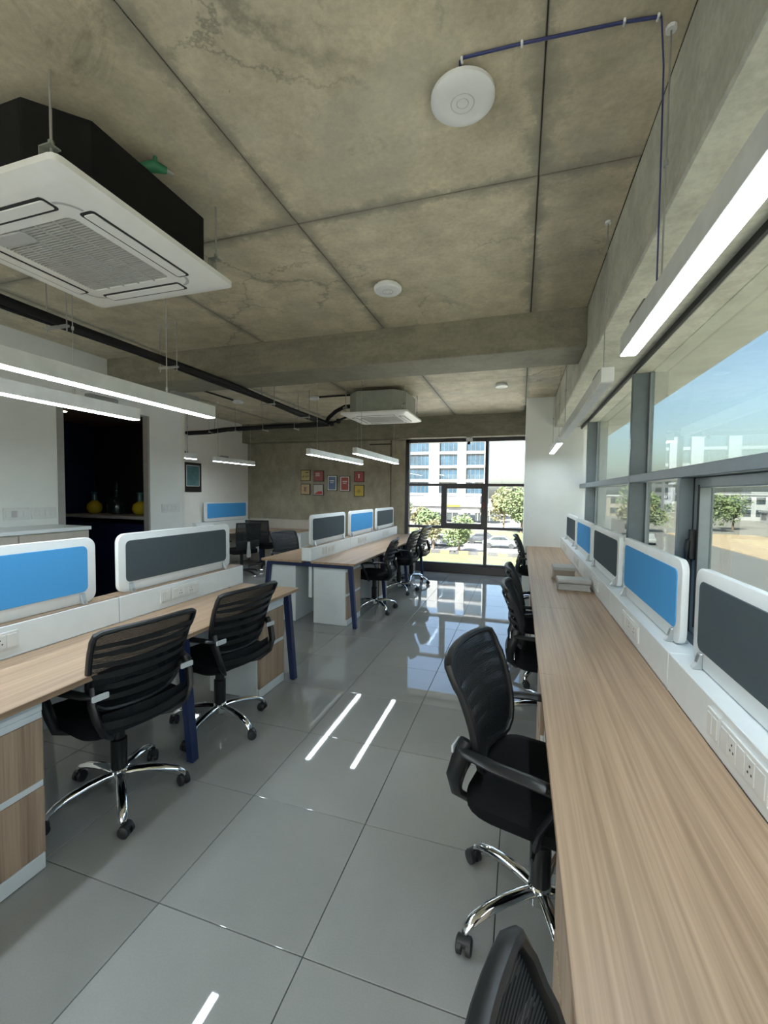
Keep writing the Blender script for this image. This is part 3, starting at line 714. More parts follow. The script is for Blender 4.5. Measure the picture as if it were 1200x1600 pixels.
pc(0.24, 6.15, 0, 'farthest black office chair at the window desk', g3, 200, 0.03)
pc(0.27, 0.355, -2, 'black mesh chair back cut by the bottom picture edge', g3, 150, 0.0)
pc(-3.12, 5.55, -20, 'dark chair on the hidden side of the far bench', g2, 20, 0.0)

# rectangular mesh chairs in the rear bay
def chair2():
    root = thing('mesh_chair', 'chair', 'chair', (0, 0, 0))
    def B(mb, name, mat, par=root, **k): return mb.build(name, mat, par, world=False, **k)
    B(MB().lathe([(0.030, 0.075), (0.036, 0.082), (0.036, 0.125), (0.030, 0.132)], seg=14), 'base_hub', 'black', smooth=True)
    for k in range(5):
        a = 2 * PI * k / 5; c, s_ = math.cos(a), math.sin(a)
        B(MB().tube([(r * c, r * s_, z) for r, z in ((0.02, 0.11), (0.15, 0.105), (0.27, 0.085), (0.30, 0.06))], [0.019, 0.02, 0.018, 0.012], 8), 'base_arm', 'black', smooth=True)
        B(MB().tube([(0.3 * c - 0.025 * s_, 0.3 * s_ + 0.025 * c, 0.027), (0.3 * c + 0.025 * s_, 0.3 * s_ - 0.025 * c, 0.027)], 0.0265, 12, upv=(0, 0, 1)), 'caster', 'chrome', smooth=True)
    B(MB().lathe([(0.028, 0.13), (0.028, 0.42)], seg=12), 'gas_lift', 'black', smooth=True)
    B(MB().prism(rrect(0.48, 0.46, 0.09, 5, 0, 0.02), 0.42, 0.50, 'z'), 'seat', 'seatfab', bevel=0.02, seg=3, smooth=True)
    f = MB()
    for s in (-1, 1): f.tube([(s * 0.20, -0.22, 0.56), (s * 0.225, -0.25, 0.75), (s * 0.225, -0.29, 0.975)], 0.013, 8)
    f.tube([(-0.235, -0.29, 0.975), (0.235, -0.29, 0.975)], 0.014, 8).tube([(-0.2, -0.22, 0.56), (0.2, -0.22, 0.56)], 0.014, 8)
    f.tube([(-0.215, -0.235, 0.66), (-0.12, -0.235, 0.62), (0.12, -0.235, 0.62), (0.215, -0.235, 0.66)], 0.012, 8)
    B(f, 'back_frame', 'black', smooth=True)
    B(MB().surf(lambda a, b: (Vector(((2 * a - 1) * 0.215, -0.222 - 0.066 * b, 0.565 + 0.405 * b)), (0, 1, 0.15)), 4, 6, 0.003), 'back_mesh', 'mesh')
    B(MB().prism(rrect(0.44, 0.12, 0.03, 4, 0, 0.60), -0.245, -0.225, 'y'), 'lumbar_pad', 'black', bevel=0.004)
    B(MB().prism([(-0.022, 0.645), (0.022, 0.645), (0.038, 0.40), (0.030, 0.365), (-0.030, 0.365), (-0.038, 0.40)], -0.285, -0.26, 'y'), 'spine', 'spinegrey', bevel=0.006)
    for s in (-1, 1):
        B(MB().tube([(s * 0.27, -0.14, 0.66), (s * 0.27, 0.10, 0.66)], 0.022, 8, flat=(1, 0.5)), 'armrest', 'armpad', smooth=True)
        B(MB().tube([(s * 0.27, 0.0, 0.655), (s * 0.265, 0.0, 0.47), (s * 0.10, 0.0, 0.415)], 0.014, 8), 'arm_strut', 'black', smooth=True)
    return root
m0 = chair2(); m0.location = (-4.84, 7.36, 0); m0.rotation_euler = (0, 0, math.radians(8)); m0['label'] = 'mesh chair with grey spine facing the far wall desk'; m0['group'] = 'mesh chairs in the rear bay'
m1 = copy_tree(m0); m1.location = (-4.80, 6.60, 0); m1.rotation_euler = (0, 0, math.radians(62)); m1['label'] = 'mesh chair turned towards the blue wall screen'

# ------------------------------------------------------------------ rear bay desks
rd = thing('corner_desk', 'oak desk along the rear side wall below the blue screen', 'desk', (-5.5, 7.2, 0))
MB().box(-5.84, -5.20, 6.55, 8.0, DZ - 0.025, DZ).build('worktop', 'oak', rd, bevel=0.002, seg=1)
MB().box(-5.84, -5.74, 6.55, 8.16, DZ + 0.0005, 0.93).build('raceway', 'white', rd, bevel=0.003, seg=1)
for y in (6.64, 7.9):
    MB().prism([(-5.33, DZ - 0.03), (-5.27, DZ - 0.03), (-5.22, 0.004), (-5.27, 0.004)], y - 0.025, y + 0.025, 'y').build('leg', 'navy', rd, bevel=0.002, seg=1)
MB().box(-5.72, -5.70, 6.6, 7.9, 0.25, DZ - 0.026).build('modesty_panel', 'beige', rd)
fd = thing('wall_desk', 'desk with pale back panel standing against the concrete wall', 'desk', (-4.9, 8.0, 0))
MB().box(-5.20, -4.20, 7.62, 8.16, DZ - 0.025, DZ).build('worktop', 'oak', fd, bevel=0.002, seg=1)
MB().box(-5.72, -4.20, 8.165, 8.275, 0.003, 0.945).build('back_panel', 'beige', fd, bevel=0.003, seg=1)
MB().box(-4.29, -4.20, 7.70, 8.16, 0.003, DZ - 0.026).build('gable_leg', 'white', fd, bevel=0.003, seg=1)
MB().box(-5.15, -4.30, 7.65, 8.15, DZ - 0.06, DZ - 0.026).build('rail', 'navy', fd)
bs = thing('desk_screen', 'blue screen against the warm white rear wall', 'desk divider', (-5.78, 7.45, 0.935), 'clip-on screens along the centre bench desks')
MB().prism(rrect(1.36, 0.385, 0.04, 5, 7.47, 1.13), -5.795, -5.765, 'x').build('frame', 'screenwhite', bs, bevel=0.004)
MB().prism(rrect(1.22, 0.285, 0.02, 4, 7.47, 1.145), -5.766, -5.759, 'x').build('fabric_panel', 'blue', bs)

# ------------------------------------------------------------------ storage cabinet by the left wall
cb = thing('storage_cabinet', 'tall storage cabinet with white top along the left wall', 'cabinet', (-4.2, 1.5, 0))
MB().box(-4.445, -3.945, -0.6, 3.085, 1.155, 1.188).build('top', 'white', cb, bevel=0.003)
MB().box(-4.445, -3.965, -0.6, 3.07, 0.003, 1.154).build('body', 'beige', cb, bevel=0.002)
for k in range(6):
    d = MB().box(-3.965, -3.950, -0.59 + 0.61 * k, 0.01 + 0.61 * k, 0.08, 1.145).build('door', 'beige', cb, bevel=0.002, seg=1)
    MB().box(-3.951, -3.938, -0.06 + 0.61 * k, -0.045 + 0.61 * k, 0.6, 0.75).build('handle', 'clamp', d, bevel=0.002)
for (ya, yb_) in ((2.64, 2.865), (2.88, 3.11), (4.44, 4.75)):
    t = thing('wall_socket', {2.64: 'white wall socket plate above the cabinet at the left edge', 2.88: 'white wall switch plate beside the dark opening', 4.44: 'white wall switch plate right of the dark opening'}[ya], 'socket', (XL, (ya + yb_) / 2, 1.305), 'white plates on the left wall')
    MB().box(XL, XL + 0.009, ya, yb_, 1.25, 1.36).build('plate', 'plastic', t, bevel=0.003)
    for k in range(4):
        st = (yb_ - ya - 0.03) / 4
        MB().box(XL + 0.008, XL + 0.013, ya + 0.015 + st * k + 0.003, ya + 0.015 + st * (k + 1) - 0.003, 1.275, 1.335).build('rocker', 'plasticgrey' if (k == 1 and ya < 2.7) else 'plastic', t, bevel=0.0015, seg=1)

# vases on the nook shelf
def vase(x, y, kind, label):
    v = thing('glass_vase' if kind else 'decanter', label, 'vase' if kind else 'decanter', (x, y, 1.2055), 'glassware on the dark shelf')
    if kind:
        MB().lathe([(0.045, 0.0), (0.085, 0.03), (0.100, 0.08), (0.088, 0.135), (0.045, 0.172), (0.038, 0.18)], (x, y, 1.2056), 20).build('bowl', 'bottle', v, smooth=True)
        MB().lathe([(0.036, 0.178), (0.033, 0.20), (0.033, 0.275), (0.043, 0.285), (0.043, 0.30)], (x, y, 1.2056), 16).build('neck', 'bottleneck', v, smooth=True)
    else:
        MB().lathe([(0.06, 0), (0.115, 0.02), (0.12, 0.12), (0.10, 0.19), (0.04, 0.235), (0.03, 0.25), (0.028, 0.33)], (x, y, 1.2056), 20).build('body', 'decanter', v, smooth=True)
        MB().lathe([(0.018, 0.331), (0.032, 0.36), (0.034, 0.40), (0.016, 0.445)], (x, y, 1.2056), 14).build('stopper', 'decanter', v, smooth=True)
vase(-5.69, 4.50, 1, 'yellow glass vase with teal neck at the left of the shelf')
vase(-5.28, 4.50, 0, 'dark decanter with stopper in the middle of the shelf')
vase(-4.87, 4.50, 1, 'yellow glass vase partly hidden by the right trim')
dl = thing('recessed_downlight', 'small warm downlight in the recess soffit', 'lamp', (-5.13, 3.69, 2.46))
MB().lathe([(0.045, 0.0), (0.045, 0.004), (0.035, 0.006)], (-5.13, 3.69, 2.452), 20).build('ring', 'plastic', dl)
MB().lathe([(0.034, 0.0), (0.034, 0.003)], (-5.13, 3.69, 2.4485), 20).build('lens', emissive('warm lamp', (1.0, 0.72, 0.45), 8.0), dl)

# ------------------------------------------------------------------ pendant lights
def pendant(x, y0, y1, zb, lit, label, wires, drv=None):
    p = thing('pendant_light', label, 'lamp', (x, (y0 + y1) / 2, zb), 'linear pendant lamps')
    h, w_ = 0.080, 0.062
    MB().box(x - w_ / 2, x + w_ / 2, y0, y1, zb + 0.004, zb + h).build('housing', 'alu', p, bevel=0.002, seg=1)
    MB().box(x - w_ / 2 + 0.003, x + w_ / 2 - 0.003, y0 + 0.004, y1 - 0.004, zb, zb + 0.0055).build('diffuser', 'lamp' if lit else 'lampoff', p)
    for y in wires:
        MB().tube([(x, y, zb + h - 0.001), (x, y, ZC - 0.001)], 0.0028, 6).tube([(x, y, zb + h), (x, y, zb + h + 0.035)], 0.006, 8).tube([(x, y, zb + h + 0.38), (x, y, zb + h + 0.40)], 0.007, 8).build('suspension_wire', 'wire', p)
        MB().lathe([(0.016, -0.012), (0.016, 0.0)], (x, y, ZC - 0.001), 10).build('ceiling_cup', 'plastic', p)
    if drv is not None:
        MB().box(x - 0.022, x + 0.022, drv, drv + 0.20, zb + h + 0.0005, zb + h + 0.028).build('driver_box', 'driver', p, bevel=0.003, seg=1)
    return p
ZR, ZL = 2.118, 2.022
pendant(0.413, -0.40, 2.03, ZR, True, 'lit pendant lamp over the window desk, nearest, cut by the right edge', (0.1, 1.60), 1.72)
pendant(0.413, 2.47, 4.85, ZR, False, 'unlit pendant lamp over the window desk with white end cap', (2.60, 4.70), 2.62)
pendant(0.413, 5.25, 6.55, ZR, True, 'lit pendant lamp over the window desk close to the white pier', (5.4, 6.4), None)
pendant(-1.975, 0.0, 2.40, ZL, True, 'lit pendant lamp over the near bench, front of the left pair', (0.3, 2.02), 2.06)
pendant(-2.55, 0.0, 2.34, ZL, True, 'lit pendant lamp over the near bench, rear of the left pair', (0.3, 1.90), 1.98)
pendant(-1.975, -3.0, -0.5, ZL, True, 'unseen fill lamp added behind the viewer, front of its pair', (-2.8, -0.7), None)  # this unseen pair is added to brighten the interior
pendant(-2.575, -3.0, -0.5, ZL, True, 'unseen fill lamp added behind the viewer, rear of its pair', (-2.8, -0.7), None)  # second lamp of the added fill pair
pendant(-2.62, 5.00, 6.95, ZL, True, 'lit pendant lamp left of two before the far wall posters', (5.25, 6.75), None)
pendant(-1.985, 5.02, 6.95, ZL, True, 'lit pendant lamp right of two before the far wall posters', (5.25, 6.75), None)
pendant(-4.78, 5.86, 6.95, ZL, True, 'lit pendant lamp in the rear bay, right one', (5.95, 6.85), 6.0)
pendant(-4.80, 4.30 + 0.55, 5.46, ZL, True, 'lit pendant lamp in the rear bay half hidden by the wall edge', (5.30,), 5.05)

# ------------------------------------------------------------------ air conditioners
def cassette(x0, x1, y0, y1, zb, body, label, ztop, rods, body_y):
    xc_, yc_ = (x0 + x1) / 2, (y0 + y1) / 2
    p = thing('air_conditioner', label, 'air conditioner', (xc_, yc_, zb), 'ceiling cassette air conditioners')
    W_, H_ = x1 - x0, y1 - y0
    def ring(ins, z, r): return [(a, b, z) for a, b in rrect(W_ - 2 * ins, H_ - 2 * ins, r, 3, xc_, yc_)]
    rings = [ring(0.10, zb + 0.045, 0.03), ring(0.0, zb + 0.045, 0.03), ring(0.0, zb + 0.022, 0.03), ring(0.05, zb + 0.004, 0.04), ring(0.07, zb, 0.04), ring(0.215, zb, 0.03), ring(0.225, zb + 0.012, 0.03), ring(0.225, zb + 0.03, 0.03)]
    n = len(rings[0]); vs = [v for r in rings for v in r]
    fs = [(i * n + k, i * n + (k + 1) % n, (i + 1) * n + (k + 1) % n, (i + 1) * n + k) for i in range(len(rings) - 1) for k in range(n)]
    pn = MB().add(vs, fs).build('panel', 'acwhite', p, smooth=True)
    for (cx_, cy_, lx, ly) in ((xc_, y0 + 0.135, W_ - 0.42, 0.075), (xc_, y1 - 0.135, W_ - 0.42, 0.075), (x0 + 0.135, yc_, 0.075, H_ - 0.42), (x1 - 0.135, yc_, 0.075, H_ - 0.42)):
        sl_ = MB().prism(rrect(lx, ly, 0.016, 4, cx_, cy_), zb - 0.0015, zb + 0.001, 'z').build('air_slot', 'acdark', pn)
        MB().prism(rrect(lx - 0.022, ly - 0.024, 0.010, 4, cx_, cy_), zb - 0.006, zb - 0.001, 'z').build('vane', 'acwhite', sl_, bevel=0.002, seg=1)
    MB().box(x0 + 0.205, x1 - 0.205, y0 + 0.205, y1 - 0.205, zb + 0.012, zb + 0.03).build('filter', 'acdark', p)
    g = MB(); nsl = 34; L = W_ - 0.43
    for k in range(nsl):
        yy = y0 + 0.222 + (H_ - 0.444) * (k + 0.5) / nsl
        g.box(x0 + 0.215, x1 - 0.215, yy - 0.0042, yy + 0.0042, zb + 0.001, zb + 0.012)
    for k in range(1, 5):
        xx = x0 + 0.215 + L * k / 5
        g.box(xx - 0.004, xx + 0.004, y0 + 0.215, y1 - 0.215, zb - 0.001, zb + 0.010)
    go = g.build('grille', 'acgrille', p); go['kind'] = 'stuff'
    MB().prism(rrect(0.20, 0.07, 0.02, 4, x0 + 0.33, y0 + 0.255), zb - 0.006, zb + 0.002, 'z').build('control_strip', 'plasticgrey', p, bevel=0.003, seg=1)
    for a, b in ((x0, y0), (x1, y0), (x0, y1), (x1, y1)):
        sx = 1 if a == x0 else -1; sy_ = 1 if b == y0 else -1
        pts = [(a + sx * (0.135 + 0.085 * (1 - math.cos(t))), b + sy_ * (0.135 + 0.085 * (1 - math.sin(t)))) for t in [PI / 2 * i / 8 for i in range(1, 8)]]
        MB().tube([(u, v, zb + 0.0005) for u, v in pts], 0.006, 6, flat=(1.4, 0.3), upv=(0, 0, 1)).build('corner_slot', 'plasticgrey', pn)
    bx0, bx1, by0, by1 = x0 + 0.07, x1 - 0.07, body_y[0], body_y[1]; ch = 0.15
    poly = [(bx0 + ch, by0), (bx1 - ch, by0), (bx1, by0 + ch), (bx1, by1 - ch * 0.4), (bx1 - ch * 0.4, by1), (bx0 + ch, by1), (bx0, by1 - ch), (bx0, by0 + ch)]
    MB().prism(poly, zb + 0.044, ztop, 'z').build('casing', body, p, bevel=0.004, seg=1)
    for rx, ry in rods:
        r = MB().tube([(rx, ry, zb + 0.06), (rx, ry, ZC - 0.001)], 0.0048, 6).build('hanger_rod', 'wire', p)
        MB().box(rx - 0.035, rx + 0.02, ry - 0.02, ry + 0.02, zb + 0.13, zb + 0.135).box(rx - 0.035, rx - 0.03, ry - 0.02, ry + 0.02, zb + 0.085, zb + 0.135).lathe([(0.010, 0.0), (0.010, 0.02)], (rx, ry, zb + 0.136), 6).build('bracket', 'acmetal', r)
    return p
ac1 = cassette(-2.42, -1.485, 1.055, 1.985, 2.605, 'acblack', 'large white ceiling cassette with black insulated casing at upper left', 2.915, [(-1.60, 1.13), (-1.53, 1.90), (-2.36, 1.13), (-2.36, 1.90)], (1.10, 1.90))
ac2 = cassette(-2.43, -1.46, 5.56, 6.46, 2.605, 'acmetal', 'smaller looking ceiling cassette with grey metal casing before the far beam', 2.945, [(-2.37, 5.64), (-1.52, 5.64), (-1.52, 6.38), (-2.37, 6.38)], (5.62, 6.40))
MB().tube([(-1.559, 5.95, 2.80), (-1.528, 5.95, 2.80)], 0.03, 14).build('pipe_port', 'acmetal', ac2)
vv = MB().tube([(-1.60, 1.50, 2.93), (-1.545, 1.53, 2.945), (-1.525, 1.57, 2.95)], [0.018, 0.026, 0.014], 10).tube([(-1.545, 1.53, 2.945), (-1.545, 1.53, 2.985)], 0.008, 8).build('valve', 'green', ac1, smooth=True)
MB().tube([(-1.525, 1.57, 2.95), (-1.515, 1.60, 2.952)], 0.010, 8).build('valve_spout', 'wire', vv)

# ------------------------------------------------------------------ refrigerant pipes on trapeze hangers
pp = thing('refrigerant_pipe', 'black insulated pipe run under the ceiling from left to the far cassette', 'pipe', (-2.95, 3.0, 2.655))
ZP = 2.655
pts = [(-2.93 - 0.020 * max(0, y - 3), y, ZP + 0.010 * math.sin(y * 2.1)) for y in [-4.9 + 0.45 * k for k in range(25)]] + [(-3.0, 6.32, ZP)]
MB().tube(pts, 0.029, 10).build('pipe_insulation', 'pipe', pp, smooth=True)
MB().tube([(x - 0.062, y, z - 0.004 + 0.01 * math.sin(3 * y)) for x, y, z in pts], 0.021, 10).build('pipe_insulation', 'pipe', pp, smooth=True)
p2 = [(-2.92, 6.37, ZP), (-3.4, 6.40, ZP - 0.008), (-3.9, 6.40, ZP - 0.004), (-4.5, 6.42, ZP - 0.012), (-5.0, 6.42, ZP - 0.02), (-5.4, 6.42, ZP - 0.055), (-5.9, 6.42, ZP - 0.06)]
MB().tube(p2, 0.029, 10).build('pipe_insulation', 'pipe', pp, smooth=True)
MB().tube([(a, b + 0.055, c - 0.018) for a, b, c in p2], 0.022, 10).build('pipe_insulation', 'pipe', pp, smooth=True)
MB().tube([(-3.0, 6.33, ZP), (-2.90, 6.22, ZP + 0.06), (-2.72, 6.08, ZP + 0.12), (-2.52, 5.95, ZP + 0.155), (-2.36, 5.92, ZP + 0.15)], 0.030, 10).build('branch_pipe', 'pipe', pp, smooth=True)
MB().tube([(-2.93, 6.36, ZP - 0.02), (-2.80, 6.20, ZP - 0.02), (-2.62, 6.08, ZP + 0.0), (-2.47, 6.05, ZP + 0.04), (-2.36, 6.05, ZP + 0.08)], 0.017, 8).build('branch_pipe', 'pipe', pp, smooth=True)
for k, (a, b) in enumerate(((-2.88, 6.28), (-2.95, 6.42), (-2.80, 6.36))):
    MB().lathe([(0.026, 0), (0.036, 0.01), (0.036, 0.06), (0.026, 0.07)], (a, b, ZP - 0.065 + 0.025 * k), 12).build('fitting', 'sticker' if k == 1 else 'pipe', pp, smooth=True)
MB().tube([(-2.94, 1.30, ZP + 0.01), (-2.78, 1.42, ZP + 0.06), (-2.55, 1.52, ZP + 0.08), (-2.34, 1.52, ZP + 0.08)], 0.026, 10).build('branch_pipe', 'pipe', pp, smooth=True)
for y in (-1.5, 0.4, 2.10, 3.05, 4.65, 5.6):
    xo = -2.93 - 0.020 * max(0, y - 3)
    hz = MB().box(xo - 0.13, xo + 0.07, y - 0.012, y + 0.012, ZP - 0.049, ZP - 0.034)
    for x in (xo - 0.12, xo + 0.06): hz.tube([(x, y, ZP - 0.075), (x, y, ZC - 0.001)], 0.0040, 6)
    hz.build('trapeze_hanger', 'wire', pp)
for x in (-3.6, -4.2, -4.75, -5.3):
    hz = MB().box(x - 0.012, x + 0.012, 6.36, 6.53, ZP - 0.075, ZP - 0.062)
    for y in (6.37, 6.52): hz.tube([(x, y, ZP - 0.085), (x, y, ZC - 0.001)], 0.0036, 6)
    hz.build('trapeze_hanger', 'wire', pp)

# ------------------------------------------------------------------ ceiling devices
def disc(x, y, r, name, label, cat, thick, grp):
    d = thing(name, label, cat, (x, y, ZC), grp)
    MB().lathe([(r * 0.80, 0.0), (r * 0.80, -thick * 0.35), (r, -thick * 0.4), (r, -thick * 0.72), (r * 0.90, -thick * 0.95), (r * 0.6, -thick), (r * 0.05, -thick)], (x, y, ZC - 0.0005), 36).build('housing', 'plastic', d, smooth=True)
    lp = [(x + r * 0.36 * math.cos(2 * PI * k / 24), y + r * 0.36 * math.sin(2 * PI * k / 24), ZC - thick - 0.0008) for k in range(25)]
    MB().tube(lp, 0.0022, 5, upv=(0, 0, 1)).build('ring_mark', 'plasticgrey', d)
    if r > 0.09:
        lp = [(x + r * 0.18 * math.cos(2 * PI * k / 24), y + r * 0.18 * math.sin(2 * PI * k / 24), ZC - thick - 0.0008) for k in range(25)]
        MB().tube(lp, 0.0015, 5, upv=(0, 0, 1)).build('ring_mark', 'plasticgrey', d)
    return d
disc(-0.235, 1.632, 0.115, 'wireless_access_point', 'large round white access point on the ceiling with blue cable', 'access point', 0.040, 'round ceiling devices')
disc(-0.925, 2.945, 0.098, 'wireless_access_point', 'round white ceiling device before the cross beam', 'access point', 0.045, 'round ceiling devices')
disc(-0.27, 5.95, 0.085, 'smoke_detector', 'small round ceiling detector near the white pier', 'detector', 0.045, 'round ceiling devices')
disc(-4.37, 5.93, 0.085, 'smoke_detector', 'small round ceiling detector in the rear bay', 'detector', 0.045, 'round ceiling devices')
disc(-3.05, 6.0, 0.085, 'smoke_detector', 'small round ceiling detector left of the far cassette', 'detector', 0.045, 'round ceiling devices')
cd = thing('ceiling_conduit', 'short black conduit on the ceiling feeding the rear bay detector', 'pipe', (-4.6, 5.0, ZC))
MB().tube([(-4.40, 5.84, ZC - 0.013), (-4.42, 4.9, ZC - 0.013), (-4.42, 4.22, ZC - 0.013)], 0.012, 8).build('conduit', 'pipe', cd)
cd2 = thing('ceiling_conduit', 'short black conduit on the ceiling beside the far cassette', 'pipe', (-2.7, 6.0, ZC))
MB().tube([(-2.96, 6.0, ZC - 0.013), (-2.36, 6.0, ZC - 0.013)], 0.012, 8).build('conduit', 'pipe', cd2)
cbl = thing('network_cable', 'blue network cable clipped to the ceiling above the window desk', 'cable', (0.1, 1.5, ZC))
MB().tube([(-0.232, 1.54, ZC - 0.006), (-0.228, 1.512, ZC - 0.006), (-0.215, 1.503, ZC - 0.006), (-0.03, 1.512, ZC - 0.006), (0.27, 1.538, ZC - 0.006), (0.372, 1.553, ZC - 0.006)], 0.0048, 8).build('cable_run', 'cable', cbl, smooth=True)
MB().tube([(0.374, 1.554, ZC - 0.006), (0.385, 1.556, 2.85), (0.388, 1.558, 2.6), (0.39, 1.56, 2.21)], 0.0026, 6).build('cable_drop', 'cable', cbl)
for (x, y) in ((-0.222, 1.508), (-0.03, 1.512), (0.27, 1.538), (0.365, 1.552)):
    MB().box(x - 0.004, x + 0.004, y - 0.010, y + 0.010, ZC - 0.013, ZC - 0.0005).build('clip', 'plastic', cbl, bevel=0.002, seg=1)
cc = thing('security_camera', 'small white security camera under the far beam', 'camera', (-0.93, 8.2, 2.59))
MB().box(-0.99, -0.88, 8.14, 8.26, 2.50, 2.594).build('housing', 'cctv', cc, bevel=0.01)
MB().tube([(-0.935, 8.16, 2.50), (-0.935, 8.13, 2.475)], 0.026, 12).build('lens', 'black', cc, smooth=True)

# ------------------------------------------------------------------ pictures
PL = ['yellow framed print, upper left of the wall group', 'dark red framed print, top row second', 'tan framed print, lower left of the wall group', 'pale and red framed print, bottom row second', 'tall blue framed print', 'tall red framed print with white border', 'small red framed print at the right', 'mustard yellow framed print at the lower right']
PO = [(-4.40, 1.891, .225, .23), (-4.089, 1.877, .235, .23), (-4.40, 1.596, .22, .235), (-4.095, 1.585, .24, .235), (-3.776, 1.729, .225, .325), (-3.485, 1.717, .225, .322), (-3.172, 1.863, .22, .22), (-3.169, 1.573, .22, .24)]
for k, (x, z, a, b) in enumerate(PO):
    yy = 8.29
    t = thing('framed_print', PL[k], 'picture', (x, yy, z), 'framed prints on the concrete wall')
    MB().box(x - a / 2, x + a / 2, yy - 0.022, yy - 0.0005, z - b / 2, z + b / 2).build('frame', 'frameblack', t, bevel=0.003, seg=1)
    MB().box(x - a / 2 + .012, x + a / 2 - .012, yy - 0.0235, yy - 0.0215, z - b / 2 + .012, z + b / 2 - .012).build('print', 'printw' if k in (4, 5) else 'print%d' % k, t)
    if k in (4, 5):
        MB().box(x - a / 2 + .03, x + a / 2 - .03, yy - 0.0242, yy - 0.0232, z - b / 2 + .03, z + b / 2 - .03).build('print_field', 'print%d' % k, t)
    mk = MB()
    def L(x0_, x1_, z0_, z1_, d=0.0248): mk.box(x + x0_, x + x1_, yy - d, yy - d + 0.0008, z + z0_, z + z1_)
    if k == 0:
        for q, (u, h_) in enumerate(((-.07, .03), (-.045, .05), (-.02, .02), (.01, .06), (.04, .035), (.065, .06))): L(u, u + .012, -.05 + .01 * (q % 3), -.05 + h_)
        L(.0, .08, .055, .07)
    elif k == 1:
        for q in range(4): L(-.07, .02 + .015 * (q % 2), .06 - .02 * q, .068 - .02 * q)
    elif k == 2:
        for q in range(3): L(-.03 + .02 * q, -.02 + .02 * q, -.05, .05)
    elif k == 3:
        for q in range(5): L(-.09 + .02 * q, .09, -.09 + .012 * q, -.078 + .012 * q)
    elif k in (4, 5):
        L(-.05, .05, .04, .06); L(-.04, .04, .015, .022); L(-.04, .03, .0, .007)
    elif k == 6:
        L(-.012, .012, -.03, .03); L(-.02, .02, .035, .05)
    else:
        L(-.04, .04, -.01, .0); L(-.03, .03, .02, .028); L(-.03, .03, -.04, -.032)
    mk.build('print_marks', 'printr' if k == 3 else ('printw' if k in (1, 4, 5, 6) else 'frameblack'), t)
pt = thing('framed_picture', 'teal artwork in a dark frame on the rear side wall', 'picture', (XLL, 6.56, 1.79))
MB().box(XLL + 0.0005, XLL + 0.025, 6.335, 6.78, 1.515, 2.06).build('frame', 'frameblack', pt, bevel=0.004)
MB().box(XLL + 0.024, XLL + 0.0262, 6.39, 6.725, 1.62, 2.01).build('mount', 'printw', pt)
MB().box(XLL + 0.0255, XLL + 0.0275, 6.40, 6.715, 1.63, 2.0).build('print', 'teal', pt)

# ------------------------------------------------------------------ outside: ground
GZ = -5.0
gr = MB().box(-300, 500, -60, 600, GZ - 0.4, GZ - 0.02).build('ground', 'pave'); tag(gr, 'paved ground outside far below the windows', 'ground', kind='structure')
pz = MB().box(-60, 13.5, -50, 32.5, GZ - 0.02, GZ + 0.01).build('bounce_ground', 'bounce_ground'); tag(pz, 'unseen pale ground added below the building to bounce sunlight up', 'ground', kind='structure')  # added below the sight lines, reflects sun up to the ceiling
lw = MB().box(-60, 8, 33, 46.0, GZ - 0.02, GZ + 0.03).box(-60, 8, 60, 78, GZ - 0.02, GZ + 0.02).build('lawn', 'grass'); tag(lw, 'lawn strips outside the far window', 'lawn', kind='structure')
rdv = MB().box(-80, 14, 47.2, 59, GZ - 0.02, GZ + 0.01).box(14, 24, -40, 300, GZ - 0.02, GZ + 0.01).build('road', 'asphalt'); tag(rdv, 'asphalt road and parking outside', 'road', kind='structure')
sd = MB().box(24.5, 38, 10, 88, GZ - 0.02, GZ + 0.02).build('bare_lot', 'sand'); tag(sd, 'bare sandy lot outside the right windows', 'ground', kind='structure')
kb = thing('kerb', 'yellow and dark painted kerb outside the far window', 'kerb', (-8, 46.4, GZ))
k0 = MB().box(-0.5, 0.5, 0, 0.35, 0, 0.32)
ka = k0.build('kerb_stone', 'kerby', kb, world=False); kc = k0.build('kerb_stone', 'kerbk', kb, world=False)
for k in range(30):
    s_ = ka if k % 2 == 0 else kc
    xx = -14 + k * 1.02
    if k < 2: s_.location = (xx, 0, 0)
    else: link_mesh('kerb_stone', s_.data, (xx, 0, 0), kb)

def tree(x, y, h, r, leaf, label, n=1500, ls=0.34):
    t = thing('tree', label, 'tree', (x, y, GZ), 'trees outside the windows')
    rnd = random.Random(int(x * 31 + y * 17))
    tk = MB().tube([(x, y, GZ), (x + 0.1, y, GZ + h * 0.35), (x - 0.05, y + 0.1, GZ + h * 0.75)], [0.05 * r + .06, 0.04 * r + .05, 0.03], 8)
    for k in range(5):
        a = rnd.uniform(0, 6.28); tk.tube([(x, y, GZ + h * (0.32 + 0.05 * k)), (x + math.cos(a) * r * 0.6, y + math.sin(a) * r * 0.6, GZ + h * (0.55 + 0.06 * k))], [0.05, 0.02], 6)
    tk.build('trunk', 'bark', t)
    lobes = [(rnd.uniform(-.5, .5) * r, rnd.uniform(-.5, .5) * r, GZ + h * rnd.uniform(0.42, 0.86), r * rnd.uniform(0.38, 0.62)) for _ in range(9)]
    mb = MB()
    for _ in range(n):
        lx, ly, lz, lr = rnd.choice(lobes)
        d = Vector((rnd.gauss(0, 1), rnd.gauss(0, 1), rnd.gauss(0, 1))).normalized() * lr * rnd.uniform(0.55, 1.0) ** 0.5
        c = Vector((x + lx, y + ly, lz)) + d
        a = Vector((rnd.gauss(0, 1), rnd.gauss(0, 1), rnd.gauss(0, 1))).normalized(); b = a.orthogonal().normalized(); s_ = ls * rnd.uniform(0.6, 1.3)
        mb.add([c - a * s_ * .5, c + b * s_ * .28, c + a * s_ * .5, c - b * s_ * .28], [(0, 1, 2, 3)])
    mb.build('foliage', leaf, t)
